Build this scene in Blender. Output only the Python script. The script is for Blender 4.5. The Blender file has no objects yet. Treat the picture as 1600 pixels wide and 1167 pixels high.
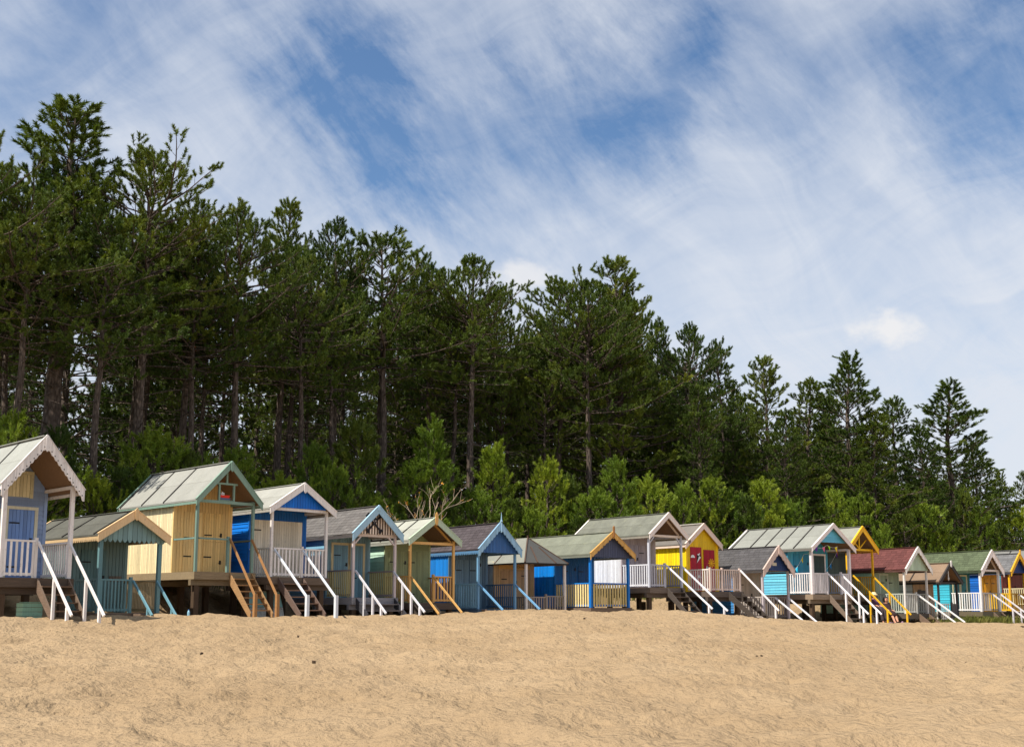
import bpy, math, random
import numpy as np
from mathutils import Vector, Matrix, noise as mnoise

SC = bpy.context.scene
COL = SC.collection
R = math.radians

# ------------------------------------------------------------------ camera
cam_d = bpy.data.cameras.new("camera")
cam = bpy.data.objects.new("camera", cam_d)
COL.objects.link(cam)
cam.location = (0.0, 0.0, 1.6)
cam.rotation_euler = (math.pi / 2 + math.atan(0.138), 0, 0)
cam_d.sensor_width = 36.0
cam_d.lens = 36.0 * 1700.0 / 1600.0
cam_d.shift_y = 132.1 / 1600.0
cam_d.clip_start = 0.1
cam_d.clip_end = 6000.0
SC.camera = cam

# ------------------------------------------------------------------ light
SUN_H = Vector((-0.77, -0.64, 0)).normalized()
SUN_EL = R(56)
SUN_DIR = Vector((SUN_H.x * math.cos(SUN_EL), SUN_H.y * math.cos(SUN_EL), math.sin(SUN_EL)))
sun_d = bpy.data.lights.new("sun", 'SUN')
sun_d.energy = 5.0
sun_d.angle = R(0.53)
sun_d.color = (1.0, 0.93, 0.82)
sun = bpy.data.objects.new("sun", sun_d)
sun.rotation_euler = (-SUN_DIR).to_track_quat('-Z', 'Y').to_euler()
sun.location = (-60, -60, 80)
COL.objects.link(sun)

SC.view_settings.view_transform = 'Standard'
SC.view_settings.look = 'None'
SC.view_settings.exposure = 0.42
SC.view_settings.gamma = 1.0

# ------------------------------------------------------------------ sky (world)
W = bpy.data.worlds.new("World")
SC.world = W
W.use_nodes = True
nt = W.node_tree
nt.nodes.clear()


def N(tree, kind, **kw):
    n = tree.nodes.new(kind)
    for k, v in kw.items():
        setattr(n, k, v)
    return n


def M(tree, op, a, b=None, c=None, clamp=False):
    n = tree.nodes.new('ShaderNodeMath')
    n.operation = op
    n.use_clamp = clamp
    for i, s in enumerate((a, b, c)):
        if s is None:
            continue
        if isinstance(s, (int, float)):
            n.inputs[i].default_value = s
        else:
            tree.links.new(s, n.inputs[i])
    return n.outputs[0]


def SKY():
    t = nt
    L = t.links.new
    out = N(t, 'ShaderNodeOutputWorld')
    bg = N(t, 'ShaderNodeBackground')
    sky = N(t, 'ShaderNodeTexSky', sky_type='NISHITA')
    sky.sun_disc = False
    sky.sun_elevation = SUN_EL
    sky.sun_rotation = math.atan2(SUN_H.x, SUN_H.y)
    sky.altitude = 0
    sky.air_density = 1.0
    sky.dust_density = 0.4
    sky.ozone_density = 2.0
    bg.inputs['Strength'].default_value = 0.085
    tc = N(t, 'ShaderNodeTexCoord')
    D = tc.outputs['Generated']
    sep = N(t, 'ShaderNodeSeparateXYZ')
    L(D, sep.inputs[0])
    z = sep.outputs['Z']

    def noise(scale, detail, rough, rot, scl, warp=None, dist=0.0):
        mp = N(t, 'ShaderNodeMapping')
        mp.inputs['Rotation'].default_value = rot
        mp.vector_type = 'TEXTURE'
        mp.inputs['Scale'].default_value = tuple(1 / q for q in scl)
        L(D if warp is None else warp, mp.inputs[0])
        n = N(t, 'ShaderNodeTexNoise')
        n.inputs['Scale'].default_value = scale
        n.inputs['Detail'].default_value = detail
        n.inputs['Roughness'].default_value = rough
        n.inputs['Distortion'].default_value = dist
        L(mp.outputs[0], n.inputs[0])
        return n

    # warp the directions a little so the cirrus bends
    wn = noise(3.2, 3, 0.5, (0, 0, 0), (1, 1, 1))
    vm = N(t, 'ShaderNodeVectorMath', operation='MULTIPLY_ADD')
    L(wn.outputs['Color'], vm.inputs[0])
    vm.inputs[1].default_value = (0.16, 0.16, 0.16)
    L(D, vm.inputs[2])
    WD = vm.outputs[0]
    soft = noise(5.0, 6, 0.6, (0, R(48), 0), (0.6, 1, 1.5), WD).outputs['Fac']
    fib = noise(8, 10, 0.62, (0, R(50), 0), (0.40, 1, 1.9), WD, 0.7).outputs['Fac']
    fib2 = noise(9, 10, 0.62, (0, R(-25), 0), (0.42, 1, 1.9), WD, 1.0).outputs['Fac']

    def blob(d, r0, r1):
        d = Vector(d).normalized()
        vd = N(t, 'ShaderNodeVectorMath', operation='DISTANCE')
        L(WDc, vd.inputs[0])
        vd.inputs[1].default_value = d
        mr = N(t, 'ShaderNodeMapRange', interpolation_type='SMOOTHSTEP')
        L(vd.outputs['Value'], mr.inputs[0])
        mr.inputs[1].default_value = r0
        mr.inputs[2].default_value = r1
        mr.inputs[3].default_value = 1
        mr.inputs[4].default_value = 0
        return mr.outputs[0]
    # centred warp for the clear gaps
    vm2 = N(t, 'ShaderNodeVectorMath', operation='MULTIPLY_ADD')
    wn2 = noise(6.0, 8, 0.68, (0, R(45), 0), (0.55, 1, 1.5))
    L(wn2.outputs['Color'], vm2.inputs[0])
    vm2.inputs[1].default_value = (0.30, 0.30, 0.30)
    sub = N(t, 'ShaderNodeVectorMath', operation='SUBTRACT')
    L(D, sub.inputs[0])
    sub.inputs[1].default_value = (0.15, 0.15, 0.15)
    L(sub.outputs[0], vm2.inputs[2])
    WDc = vm2.outputs[0]
    gaps = None
    for d, a, b, k in GAPS:
        g = M(t, 'MULTIPLY', blob(d, a, b * 1.5), k * 0.9)
        gaps = g if gaps is None else M(t, 'ADD', gaps, g)
    # veil thickens to the horizon
    veil = N(t, 'ShaderNodeMapRange', interpolation_type='SMOOTHSTEP')
    L(z, veil.inputs[0])
    veil.inputs[1].default_value = 0.08
    veil.inputs[2].default_value = 0.46
    veil.inputs[3].default_value = 0.90
    veil.inputs[4].default_value = 0.56
    c = M(t, 'ADD', veil.outputs[0], M(t, 'MULTIPLY', M(t, 'SUBTRACT', soft, 0.5), 0.6))
    c = M(t, 'ADD', c, M(t, 'MULTIPLY', M(t, 'SUBTRACT', fib, 0.5), 0.75))
    c = M(t, 'ADD', c, M(t, 'MULTIPLY', M(t, 'SUBTRACT', fib2, 0.5), 0.6))
    c = M(t, 'SUBTRACT', c, gaps)
    c = M(t, 'MULTIPLY', c, 1.0, clamp=True)
    c = M(t, 'MINIMUM', c, 0.93)
    # small cumulus puffs low in the sky
    puff_n = noise(30, 6, 0.55, (0, 0, 0), (1, 1, 1.4)).outputs['Fac']
    pv = N(t, 'ShaderNodeVectorMath', operation='SUBTRACT')
    puffs = None
    for d, r, k in PUFFS:
        dd = Vector(d).normalized()
        s_ = N(t, 'ShaderNodeVectorMath', operation='SUBTRACT')
        L(D, s_.inputs[0])
        s_.inputs[1].default_value = dd
        m_ = N(t, 'ShaderNodeVectorMath', operation='MULTIPLY')
        L(s_.outputs[0], m_.inputs[0])
        m_.inputs[1].default_value = (1, 1, 1.9)
        l_ = N(t, 'ShaderNodeVectorMath', operation='LENGTH')
        L(m_.outputs[0], l_.inputs[0])
        f_ = M(t, 'SUBTRACT', M(t, 'MULTIPLY', puff_n, 2.0), M(t, 'DIVIDE', l_.outputs['Value'], r))
        mr = N(t, 'ShaderNodeMapRange', interpolation_type='SMOOTHSTEP')
        L(f_, mr.inputs[0])
        mr.inputs[1].default_value = 0.0
        mr.inputs[2].default_value = 0.75
        mr.inputs[3].default_value = 0
        mr.inputs[4].default_value = k
        puffs = mr.outputs[0] if puffs is None else M(t, 'MAXIMUM', puffs, mr.outputs[0])
    # Nishita clear sky, slightly deepened the way a polariser does
    hs = N(t, 'ShaderNodeHueSaturation')
    hs.inputs['Saturation'].default_value = SKY_SAT
    hs.inputs['Value'].default_value = SKY_VAL
    L(sky.outputs[0], hs.inputs['Color'])
    mix = N(t, 'ShaderNodeMix', data_type='RGBA')
    L(c, mix.inputs[0])
    L(hs.outputs[0], mix.inputs[6])
    mix.inputs[7].default_value = CLOUD_COL
    mix2 = N(t, 'ShaderNodeMix', data_type='RGBA')
    L(puffs, mix2.inputs[0])
    L(mix.outputs[2], mix2.inputs[6])
    mix2.inputs[7].default_value = PUFF_COL
    L(mix2.outputs[2], bg.inputs['Color'])
    L(bg.outputs[0], out.inputs[0])


def sky_dir(px, py):
    p = math.atan(0.138)
    cx = (px - 800) / 1700.0
    cy = (950 - 1700 * 0.138 - py) / 1700.0
    return (cx, math.cos(p) - cy * math.sin(p), math.sin(p) + cy * math.cos(p))


# clear gaps between the cirrus: compass direction, inner radius, outer radius, depth
GAPS = [((-0.133, 0.893, 0.429), 0.0, 0.085, 0.42), ((-0.09, 0.916, 0.392), 0.0, 0.065, 0.42), ((-0.141, 0.864, 0.483), 0.0, 0.07, 0.28),
        ((0.034, 0.919, 0.393), 0.0, 0.075, 0.42), ((-0.006, 0.906, 0.423), 0.0, 0.06, 0.20), ((0.111, 0.889, 0.444), 0.0, 0.075, 0.36), ((0.152, 0.87, 0.469), 0.0, 0.08, 0.36),
        ((0.245, 0.876, 0.415), 0.0, 0.05, 0.22), ((0.38, 0.823, 0.422), 0.0, 0.085, 0.42), ((0.396, 0.797, 0.457), 0.0, 0.11, 0.34), ((0.28, 0.84, 0.466), 0.0, 0.07, 0.22),
        ((-0.41, 0.835, 0.36), 0.0, 0.07, 0.36), ((-0.327, 0.827, 0.457), 0.0, 0.08, 0.28), ((-0.057, 0.932, 0.357), 0.0, 0.05, 0.18)]
PUFFS = [((0.326, 0.915, 0.238), 0.036, 0.85), ((0.014, 0.954, 0.297), 0.034, 0.7)]
CLOUD_COL = (6.6, 6.95, 7.6, 1)
PUFF_COL = (7.9, 7.8, 7.8, 1)
SKY_SAT = 1.12
SKY_VAL = 1.25
SKY()


# ------------------------------------------------------------------ helpers
def srgb(r, g, b):
    f = lambda c: (c / 255.0 / 12.92) if c / 255.0 <= 0.04045 else ((c / 255.0 + 0.055) / 1.055) ** 2.4
    return (f(r), f(g), f(b))


class MB:
    """collects polygons; build() links them as ONE mesh object"""

    def __init__(self):
        self.v, self.f, self.m = [], [], []

    def poly(self, pts, mi=0):
        k = len(self.v)
        self.v += [tuple(p) for p in pts]
        self.f.append(tuple(range(k, k + len(pts))))
        self.m.append(mi)

    def hexa(self, p, mi=0):
        """p: 4 bottom corners then 4 top corners, both counter-clockwise from above"""
        k = len(self.v)
        self.v += [tuple(q) for q in p]
        for q in ((3, 2, 1, 0), (4, 5, 6, 7), (0, 1, 5, 4), (1, 2, 6, 5), (2, 3, 7, 6), (3, 0, 4, 7)):
            self.f.append(tuple(k + i for i in q))
            self.m.append(mi)

    def box(self, a, b, mi=0):
        x0, x1 = sorted((a[0], b[0])); y0, y1 = sorted((a[1], b[1])); z0, z1 = sorted((a[2], b[2]))
        self.hexa([(x0, y0, z0), (x1, y0, z0), (x1, y1, z0), (x0, y1, z0),
                   (x0, y0, z1), (x1, y0, z1), (x1, y1, z1), (x0, y1, z1)], mi)

    def bar(self, a, b, w, h, up=(0, 0, 1), mi=0):
        """square bar from a to b, w across, h along up"""
        a, b = Vector(a), Vector(b)
        d = (b - a).normalized()
        s = d.cross(Vector(up))
        if s.length < 1e-4:
            s = d.cross(Vector((1, 0, 0)))
        s.normalize()
        u = s.cross(d).normalized()
        s *= w / 2; u *= h / 2
        self.hexa([a - s - u, a + s - u, b + s - u, b - s - u, a - s + u, a + s + u, b + s + u, b - s + u], mi)

    def tube(self, path, rad, n=6, mi=0, cap=True):
        k = len(self.v)
        P = [Vector(p) for p in path]
        for i, p in enumerate(P):
            d = (P[min(i + 1, len(P) - 1)] - P[max(i - 1, 0)])
            d = d.normalized() if d.length > 1e-6 else Vector((0, 0, 1))
            s = d.cross(Vector((0.31, 0.95, 0.05)))
            if s.length < 1e-3:
                s = d.cross(Vector((1, 0, 0)))
            s.normalize(); u = s.cross(d)
            r = rad[i] if hasattr(rad, '__len__') else rad
            for j in range(n):
                a = 2 * math.pi * j / n
                self.v.append(tuple(p + (s * math.cos(a) + u * math.sin(a)) * r))
        for i in range(len(P) - 1):
            for j in range(n):
                j2 = (j + 1) % n
                self.f.append((k + i * n + j, k + i * n + j2, k + (i + 1) * n + j2, k + (i + 1) * n + j))
                self.m.append(mi)
        if cap:
            self.f.append(tuple(k + j for j in range(n))[::-1]); self.m.append(mi)
            e = k + (len(P) - 1) * n
            self.f.append(tuple(e + j for j in range(n))); self.m.append(mi)

    def strip(self, top, bot, y0, y1, mi=0):
        """plate between two polylines of (x, z), from y0 (front) to y1"""
        n = len(top)
        for i in range(n - 1):
            a, b, c, d = bot[i], bot[i + 1], top[i + 1], top[i]
            self.hexa([(a[0], y0, a[1]), (b[0], y0, b[1]), (b[0], y1, b[1]), (a[0], y1, a[1]),
                       (d[0], y0, d[1]), (c[0], y0, c[1]), (c[0], y1, c[1]), (d[0], y1, d[1])], mi)

    def prism(self, pts, y0, y1, mi=0):
        """polygon of (x, z) points, extruded from y0 to y1"""
        n = len(pts)
        k = len(self.v)
        self.v += [(p[0], y0, p[1]) for p in pts] + [(p[0], y1, p[1]) for p in pts]
        self.f.append(tuple(range(k, k + n))); self.m.append(mi)
        self.f.append(tuple(range(k + 2 * n - 1, k + n - 1, -1))); self.m.append(mi)
        for i in range(n):
            j = (i + 1) % n
            self.f.append((k + j, k + i, k + n + i, k + n + j)); self.m.append(mi)

    def build(self, name, mats, parent=None, smooth=False, loc=None):
        me = bpy.data.meshes.new(name)
        me.from_pydata(self.v, [], self.f)
        if not isinstance(mats, (list, tuple)):
            mats = [mats]
        for m in mats:
            me.materials.append(m)
        if len(mats) > 1:
            me.polygons.foreach_set('material_index', self.m)
        if smooth:
            me.polygons.foreach_set('use_smooth', [True] * len(me.polygons))
        me.update()
        import bmesh
        bm = bmesh.new(); bm.from_mesh(me)
        bmesh.ops.recalc_face_normals(bm, faces=bm.faces)
        bm.to_mesh(me); bm.free()
        o = bpy.data.objects.new(name, me)
        COL.objects.link(o)
        if parent is not None:
            o.parent = parent
        if loc is not None:
            o.location = loc
        return o


def tag(o, label=None, cat=None, group=None, kind=None):
    if label: o['label'] = label
    if cat: o['category'] = cat
    if group: o['group'] = group
    if kind: o['kind'] = kind
    return o


def empty(name, loc, rz=0.0):
    o = bpy.data.objects.new(name, None)
    COL.objects.link(o)
    o.location = loc
    o.rotation_euler = (0, 0, rz)
    o.empty_display_size = 0.3
    return o


# ------------------------------------------------------------------ materials
def mat_base(name):
    m = bpy.data.materials.new(name)
    m.use_nodes = True
    t = m.node_tree
    b = t.nodes['Principled BSDF']
    return m, t, b


def tex(t, kind, scale, vec, **kw):
    n = t.nodes.new(kind)
    n.inputs['Scale'].default_value = scale
    for k, v in kw.items():
        n.inputs[k].default_value = v
    t.links.new(vec, n.inputs['Vector'])
    return n


def mapped(t, scl, src='Object', rot=(0, 0, 0)):
    tc = t.nodes.new('ShaderNodeTexCoord')
    mp = t.nodes.new('ShaderNodeMapping')
    mp.inputs['Scale'].default_value = scl
    mp.inputs['Rotation'].default_value = rot
    t.links.new(tc.outputs[src], mp.inputs[0])
    return mp.outputs[0]


def ramp(t, fac, stops):
    r = t.nodes.new('ShaderNodeValToRGB')
    e = r.color_ramp.elements
    while len(e) < len(stops):
        e.new(0.5)
    for i, (p, c) in enumerate(stops):
        e[i].position = p
        e[i].color = (c[0], c[1], c[2], 1) if hasattr(c, '__len__') else (c, c, c, 1)
    t.links.new(fac, r.inputs[0])
    return r.outputs[0]


def mixc(t, fac, a, b, mode='MIX'):
    n = t.nodes.new('ShaderNodeMix')
    n.data_type = 'RGBA'
    n.blend_type = mode
    for i, s in ((0, fac), (6, a), (7, b)):
        if isinstance(s, (int, float)):
            n.inputs[i].default_value = s
        elif isinstance(s, (tuple, list)):
            n.inputs[i].default_value = (s[0], s[1], s[2], 1)
        else:
            t.links.new(s, n.inputs[i])
    return n.outputs[2]


def bump(t, b, h, strength, dist):
    n = t.nodes.new('ShaderNodeBump')
    n.inputs['Strength'].default_value = strength
    n.inputs['Distance'].default_value = dist
    t.links.new(h, n.inputs['Height'])
    t.links.new(n.outputs[0], b.inputs['Normal'])


_paint = {}


def paint(rgb, wear=0.35, rough=0.55):
    """painted timber: board-to-board variation, rain streaks, flaking that shows grey wood"""
    key = (tuple(rgb), wear)
    if key in _paint:
        return _paint[key]
    m, t, b = mat_base('painted_timber')
    lin = srgb(*rgb)
    geo = t.nodes.new('ShaderNodeNewGeometry')
    isl = ramp(t, geo.outputs['Random Per Island'], [(0, 0.78), (1, 1.12)])
    col = mixc(t, 1.0, lin, isl, 'MULTIPLY')
    v = mapped(t, (7, 7, 0.8))
    st = tex(t, 'ShaderNodeTexNoise', 3.0, v, Detail=6, Roughness=0.65)
    col = mixc(t, ramp(t, st.outputs['Fac'], [(0.40, 0.0), (0.72, 0.5 * (0.5 + wear))]), col, tuple(c * 0.5 + 0.02 for c in lin))
    v2 = mapped(t, (1, 1, 1))
    fl = tex(t, 'ShaderNodeTexNoise', 9.0, v2, Detail=8, Roughness=0.7)
    col = mixc(t, ramp(t, fl.outputs['Fac'], [(0.575, 0.0), (0.67, wear)]), col, (0.20, 0.165, 0.13))
    t.links.new(col, b.inputs['Base Color'])
    b.inputs['Roughness'].default_value = rough
    b.inputs['Specular IOR Level'].default_value = 0.35
    g = tex(t, 'ShaderNodeTexNoise', 14.0, mapped(t, (6, 6, 0.7)), Detail=6, Roughness=0.7)
    bump(t, b, g.outputs['Fac'], 0.35, 0.012)
    _paint[key] = m
    return m


_wood = {}


def wood(rgb, dark=0.5, axis='z', rough=0.8):
    key = (tuple(rgb), axis)
    if key in _wood:
        return _wood[key]
    m, t, b = mat_base('weathered_timber')
    lin = srgb(*rgb)
    scl = {'z': (9, 9, 1), 'x': (1, 9, 9), 'y': (9, 1, 9)}[axis]
    g = tex(t, 'ShaderNodeTexNoise', 4.0, mapped(t, scl), Detail=8, Roughness=0.7, Distortion=0.6)
    col = mixc(t, ramp(t, g.outputs['Fac'], [(0.35, 0.0), (0.7, 0.85)]), lin, tuple(c * dark for c in lin))
    geo = t.nodes.new('ShaderNodeNewGeometry')
    col = mixc(t, 1.0, col, ramp(t, geo.outputs['Random Per Island'], [(0, 0.72), (1, 1.15)]), 'MULTIPLY')
    s = tex(t, 'ShaderNodeTexNoise', 2.1, mapped(t, (1, 1, 1)), Detail=5)
    col = mixc(t, ramp(t, s.outputs['Fac'], [(0.5, 0.0), (0.75, 0.4)]), col, tuple(c * 0.55 + 0.01 for c in lin))
    t.links.new(col, b.inputs['Base Color'])
    b.inputs['Roughness'].default_value = rough
    b.inputs['Specular IOR Level'].default_value = 0.2
    bump(t, b, g.outputs['Fac'], 0.5, 0.015)
    _wood[key] = m
    return m


_felt = {}


def felt(rgb, patch=0.5):
    """mineral roofing felt: grit, lichen, sand blown into the laps"""
    key = (tuple(rgb), patch)
    if key in _felt:
        return _felt[key]
    m, t, b = mat_base('roofing_felt')
    lin = tuple(0.70 * c + 0.03 * sum(srgb(*rgb)) / 3 for c in srgb(*rgb))
    a = tex(t, 'ShaderNodeTexNoise', 1.7, mapped(t, (1, 1, 1)), Detail=8, Roughness=0.68)
    col = mixc(t, ramp(t, a.outputs['Fac'], [(0.35, 0.0), (0.72, 0.75 * patch)]), lin, tuple(c * 0.55 for c in lin))
    a2 = tex(t, 'ShaderNodeTexNoise', 5.5, mapped(t, (1, 1, 1)), Detail=8, Roughness=0.75)
    col = mixc(t, ramp(t, a2.outputs['Fac'], [(0.56, 0.0), (0.68, 0.55 * patch)]), col, (lin[0] * 1.3 + 0.04, lin[1] * 1.25 + 0.04, lin[2] * 1.05 + 0.02))
    gr = tex(t, 'ShaderNodeTexNoise', 90, mapped(t, (1, 1, 1)), Detail=3)
    col = mixc(t, 0.35, col, mixc(t, 1.0, col, ramp(t, gr.outputs['Fac'], [(0.3, 0.45), (0.7, 1.5)]), 'MULTIPLY'))
    geo = t.nodes.new('ShaderNodeNewGeometry')
    col = mixc(t, 1.0, col, ramp(t, geo.outputs['Random Per Island'], [(0, 0.82), (1, 1.15)]), 'MULTIPLY')
    t.links.new(col, b.inputs['Base Color'])
    b.inputs['Roughness'].default_value = 0.9
    b.inputs['Specular IOR Level'].default_value = 0.25
    bump(t, b, gr.outputs['Fac'], 0.5, 0.01)
    _felt[key] = m
    return m


def plain(name, rgb, rough=0.6, spec=0.3, metal=0.0):
    m, t, b = mat_base(name)
    lin = srgb(*rgb)
    n = tex(t, 'ShaderNodeTexNoise', 12, mapped(t, (1, 1, 1)), Detail=5)
    t.links.new(mixc(t, ramp(t, n.outputs['Fac'], [(0.4, 0.0), (0.75, 0.5)]), lin, tuple(c * 0.65 for c in lin)), b.inputs['Base Color'])
    b.inputs['Roughness'].default_value = rough
    b.inputs['Specular IOR Level'].default_value = spec
    b.inputs['Metallic'].default_value = metal
    return m


def foliage_mat(name, c0, c1, c2, trans=0.35):
    m, t, b = mat_base(name)
    n = tex(t, 'ShaderNodeTexNoise', 0.9, mapped(t, (1, 1, 1)), Detail=4, Roughness=0.6)
    col = ramp(t, n.outputs['Fac'], [(0.30, c0), (0.52, c1), (0.74, c2)])
    oi = t.nodes.new('ShaderNodeObjectInfo')
    col = mixc(t, 1.0, col, ramp(t, oi.outputs['Random'], [(0, (0.58, 0.68, 0.68)), (0.5, (0.95, 0.97, 0.9)), (1, (1.25, 1.14, 0.9))]), 'MULTIPLY')
    geo = t.nodes.new('ShaderNodeNewGeometry')
    col = mixc(t, 1.0, col, ramp(t, geo.outputs['Random Per Island'], [(0, 0.7), (1, 1.3)]), 'MULTIPLY')
    t.links.new(col, b.inputs['Base Color'])
    b.inputs['Roughness'].default_value = 0.5
    b.inputs['Specular IOR Level'].default_value = 0.25
    tr = t.nodes.new('ShaderNodeBsdfTranslucent')
    t.links.new(mixc(t, 1.0, col, (1.1, 1.15, 0.5), 'MULTIPLY'), tr.inputs['Color'])
    ms = t.nodes.new('ShaderNodeMixShader')
    ms.inputs[0].default_value = trans
    out = t.nodes['Material Output']
    t.links.new(b.outputs[0], ms.inputs[1]); t.links.new(tr.outputs[0], ms.inputs[2])
    t.links.new(ms.outputs[0], out.inputs[0])
    return m


def bark_mat():
    m, t, b = mat_base('pine_bark')
    v = mapped(t, (3, 3, 0.7))
    vo = tex(t, 'ShaderNodeTexVoronoi', 5.0, v)
    n = tex(t, 'ShaderNodeTexNoise', 6.0, v, Detail=6, Roughness=0.7)
    col = ramp(t, n.outputs['Fac'], [(0.3, (0.075, 0.056, 0.045)), (0.6, (0.21, 0.165, 0.135)), (0.8, (0.33, 0.27, 0.225))])
    col = mixc(t, 1.0, col, ramp(t, vo.outputs['Distance'], [(0.0, 1.15), (0.6, 0.5)]), 'MULTIPLY')
    t.links.new(col, b.inputs['Base Color'])
    b.inputs['Roughness'].default_value = 0.95
    b.inputs['Specular IOR Level'].default_value = 0.1
    bump(t, b, vo.outputs['Distance'], 0.8, 0.05)
    return m


def sand_mat():
    m, t, b = mat_base('sand')
    L = t.links.new
    tc = t.nodes.new('ShaderNodeTexCoord')
    P = tc.outputs['Object']
    n1 = tex(t, 'ShaderNodeTexNoise', 0.35, P, Detail=6, Roughness=0.6)
    col = ramp(t, n1.outputs['Fac'], [(0.3, SAND_A), (0.7, SAND_B)])
    n2 = tex(t, 'ShaderNodeTexNoise', 160, P, Detail=3)
    col = mixc(t, 1.0, col, ramp(t, n2.outputs['Fac'], [(0.25, 0.72), (0.75, 1.22)]), 'MULTIPLY')
    n3 = tex(t, 'ShaderNodeTexNoise', 2.6, P, Detail=5, Roughness=0.65)
    col = mixc(t, ramp(t, n3.outputs['Fac'], [(0.58, 0.0), (0.78, 0.22)]), col, tuple(c * 0.7 for c in SAND_A))
    # needle litter and ground plants further back on the dune
    at = t.nodes.new('ShaderNodeAttribute')
    at.attribute_name = 'dune'
    n4 = tex(t, 'ShaderNodeTexNoise', 1.3, P, Detail=7, Roughness=0.7)
    f = M(t, 'ADD', at.outputs['Fac'], M(t, 'MULTIPLY', M(t, 'SUBTRACT', n4.outputs['Fac'], 0.5), 1.3))
    f = ramp(t, f, [(0.42, 0.0), (0.58, 1.0)])
    n5 = tex(t, 'ShaderNodeTexNoise', 7, P, Detail=5)
    lit = ramp(t, n5.outputs['Fac'], [(0.35, (0.03, 0.028, 0.012)), (0.55, (0.06, 0.06, 0.02)), (0.75, (0.12, 0.09, 0.05))])
    col = mixc(t, f, col, lit)
    L(col, b.inputs['Base Color'])
    b.inputs['Roughness'].default_value = 0.95
    b.inputs['Specular IOR Level'].default_value = 0.12
    nb = tex(t, 'ShaderNodeTexNoise', 8.5, P, Detail=7, Roughness=0.56, Distortion=0.15)
    bump(t, b, nb.outputs['Fac'], 1.0, 0.11)
    return m


SAND_A = (0.312, 0.218, 0.124)
SAND_B = (0.385, 0.277, 0.165)
SAND = sand_mat()
BARK = bark_mat()
PINE = foliage_mat('pine_needles', (0.050, 0.084, 0.016), (0.100, 0.146, 0.024), (0.215, 0.25, 0.042), .18)
YOUNG = foliage_mat('young_pine_needles', (0.115, 0.18, 0.022), (0.22, 0.30, 0.036), (0.40, 0.45, 0.06), 0.26)
IRON = plain('black_iron', (28, 26, 26), 0.5)
STEEL = plain('galvanised_steel', (150, 150, 150), 0.35, 0.5, 0.8)

# ------------------------------------------------------------------ ground
# the front of the hut row (x, y, z of crest of the sand in front of it)
FRONT = [(-60, -40), (-12.4, 28.5), (-11.1, 32.0), (-9.2, 35.0), (-7.2, 37.0), (-4.9, 39.0), (-2.9, 40.5), (-0.55, 42.5),
         (1.4, 44.1), (4.06, 45.0), (6.65, 47.0), (9.5, 48.4), (12.0, 49.5), (15.0, 51.2), (17.1, 53.0), (20.0, 54.2),
         (22, 55.2), (25, 57), (27.3, 58.8), (80, 97), (700, 530)]
FX = np.array([p[0] for p in FRONT], float)
FY = np.array([p[1] for p in FRONT], float)
# crest line of the sand, height by x
CREST = [(-60, 1.2), (-11.5, 1.39), (-9.0, 1.35), (-7.0, 1.33), (-5.0, 1.36), (-3.3, 1.44), (-1.5, 1.55), (0, 1.57), (1.2, 1.49),
         (2.4, 1.46), (3.6, 1.55), (5.0, 1.51), (6.0, 1.42), (8.0, 1.21), (10.5, 1.06), (12.5, 0.97), (15, 0.92), (18, 0.88),
         (22, 0.90), (26, 0.88), (80, 0.8), (700, 0.8)]
CX = np.array([p[0] for p in CREST], float)
CZ = np.array([p[1] for p in CREST], float)


def sm(a, b, x):
    t = np.clip((x - a) / (b - a), 0, 1)
    return t * t * (3 - 2 * t)


def value_noise(x, y, seed):
    xi = np.floor(x).astype(np.int64); yi = np.floor(y).astype(np.int64)
    xf = x - xi; yf = y - yi
    xf = xf * xf * (3 - 2 * xf); yf = yf * yf * (3 - 2 * yf)

    def h(a, b):
        n = (a * 374761393 + b * 668265263 + seed * 974634777) & 0x7fffffff
        n = ((n ^ (n >> 13)) * 1274126177) & 0x7fffffff
        return ((n ^ (n >> 16)) & 0xffff) / 65535.0
    return (h(xi, yi) * (1 - xf) + h(xi + 1, yi) * xf) * (1 - yf) + (h(xi, yi + 1) * (1 - xf) + h(xi + 1, yi + 1) * xf) * yf


def ground_base(x, y):
    x = np.asarray(x, float); y = np.asarray(y, float)
    fy = np.interp(x, FX, FY)
    s = (fy - y) * 0.77                       # metres in front of the row
    zc = np.interp(x - 0.9 * np.clip(s, -8, 3), CX, CZ)
    beach = zc - (zc - 0.28) * np.clip((s - 1.4) / np.maximum(fy * 0.77 - 1.4, 5), 0, 1.4)
    beach = np.where(s > 1.4, beach, zc)
    beach = beach - 0.10 * sm(1.2, 0.2, s)
    bank = 1.25 * sm(-2.4, -7.5, s) + 0.9 * sm(-7, -16, s) + 1.2 * sm(-16, -60, s)
    return np.maximum(beach + bank, -1.0), s


def ground_z(x, y):
    return float(ground_base(np.array([x]), np.array([y]))[0][0])


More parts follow.
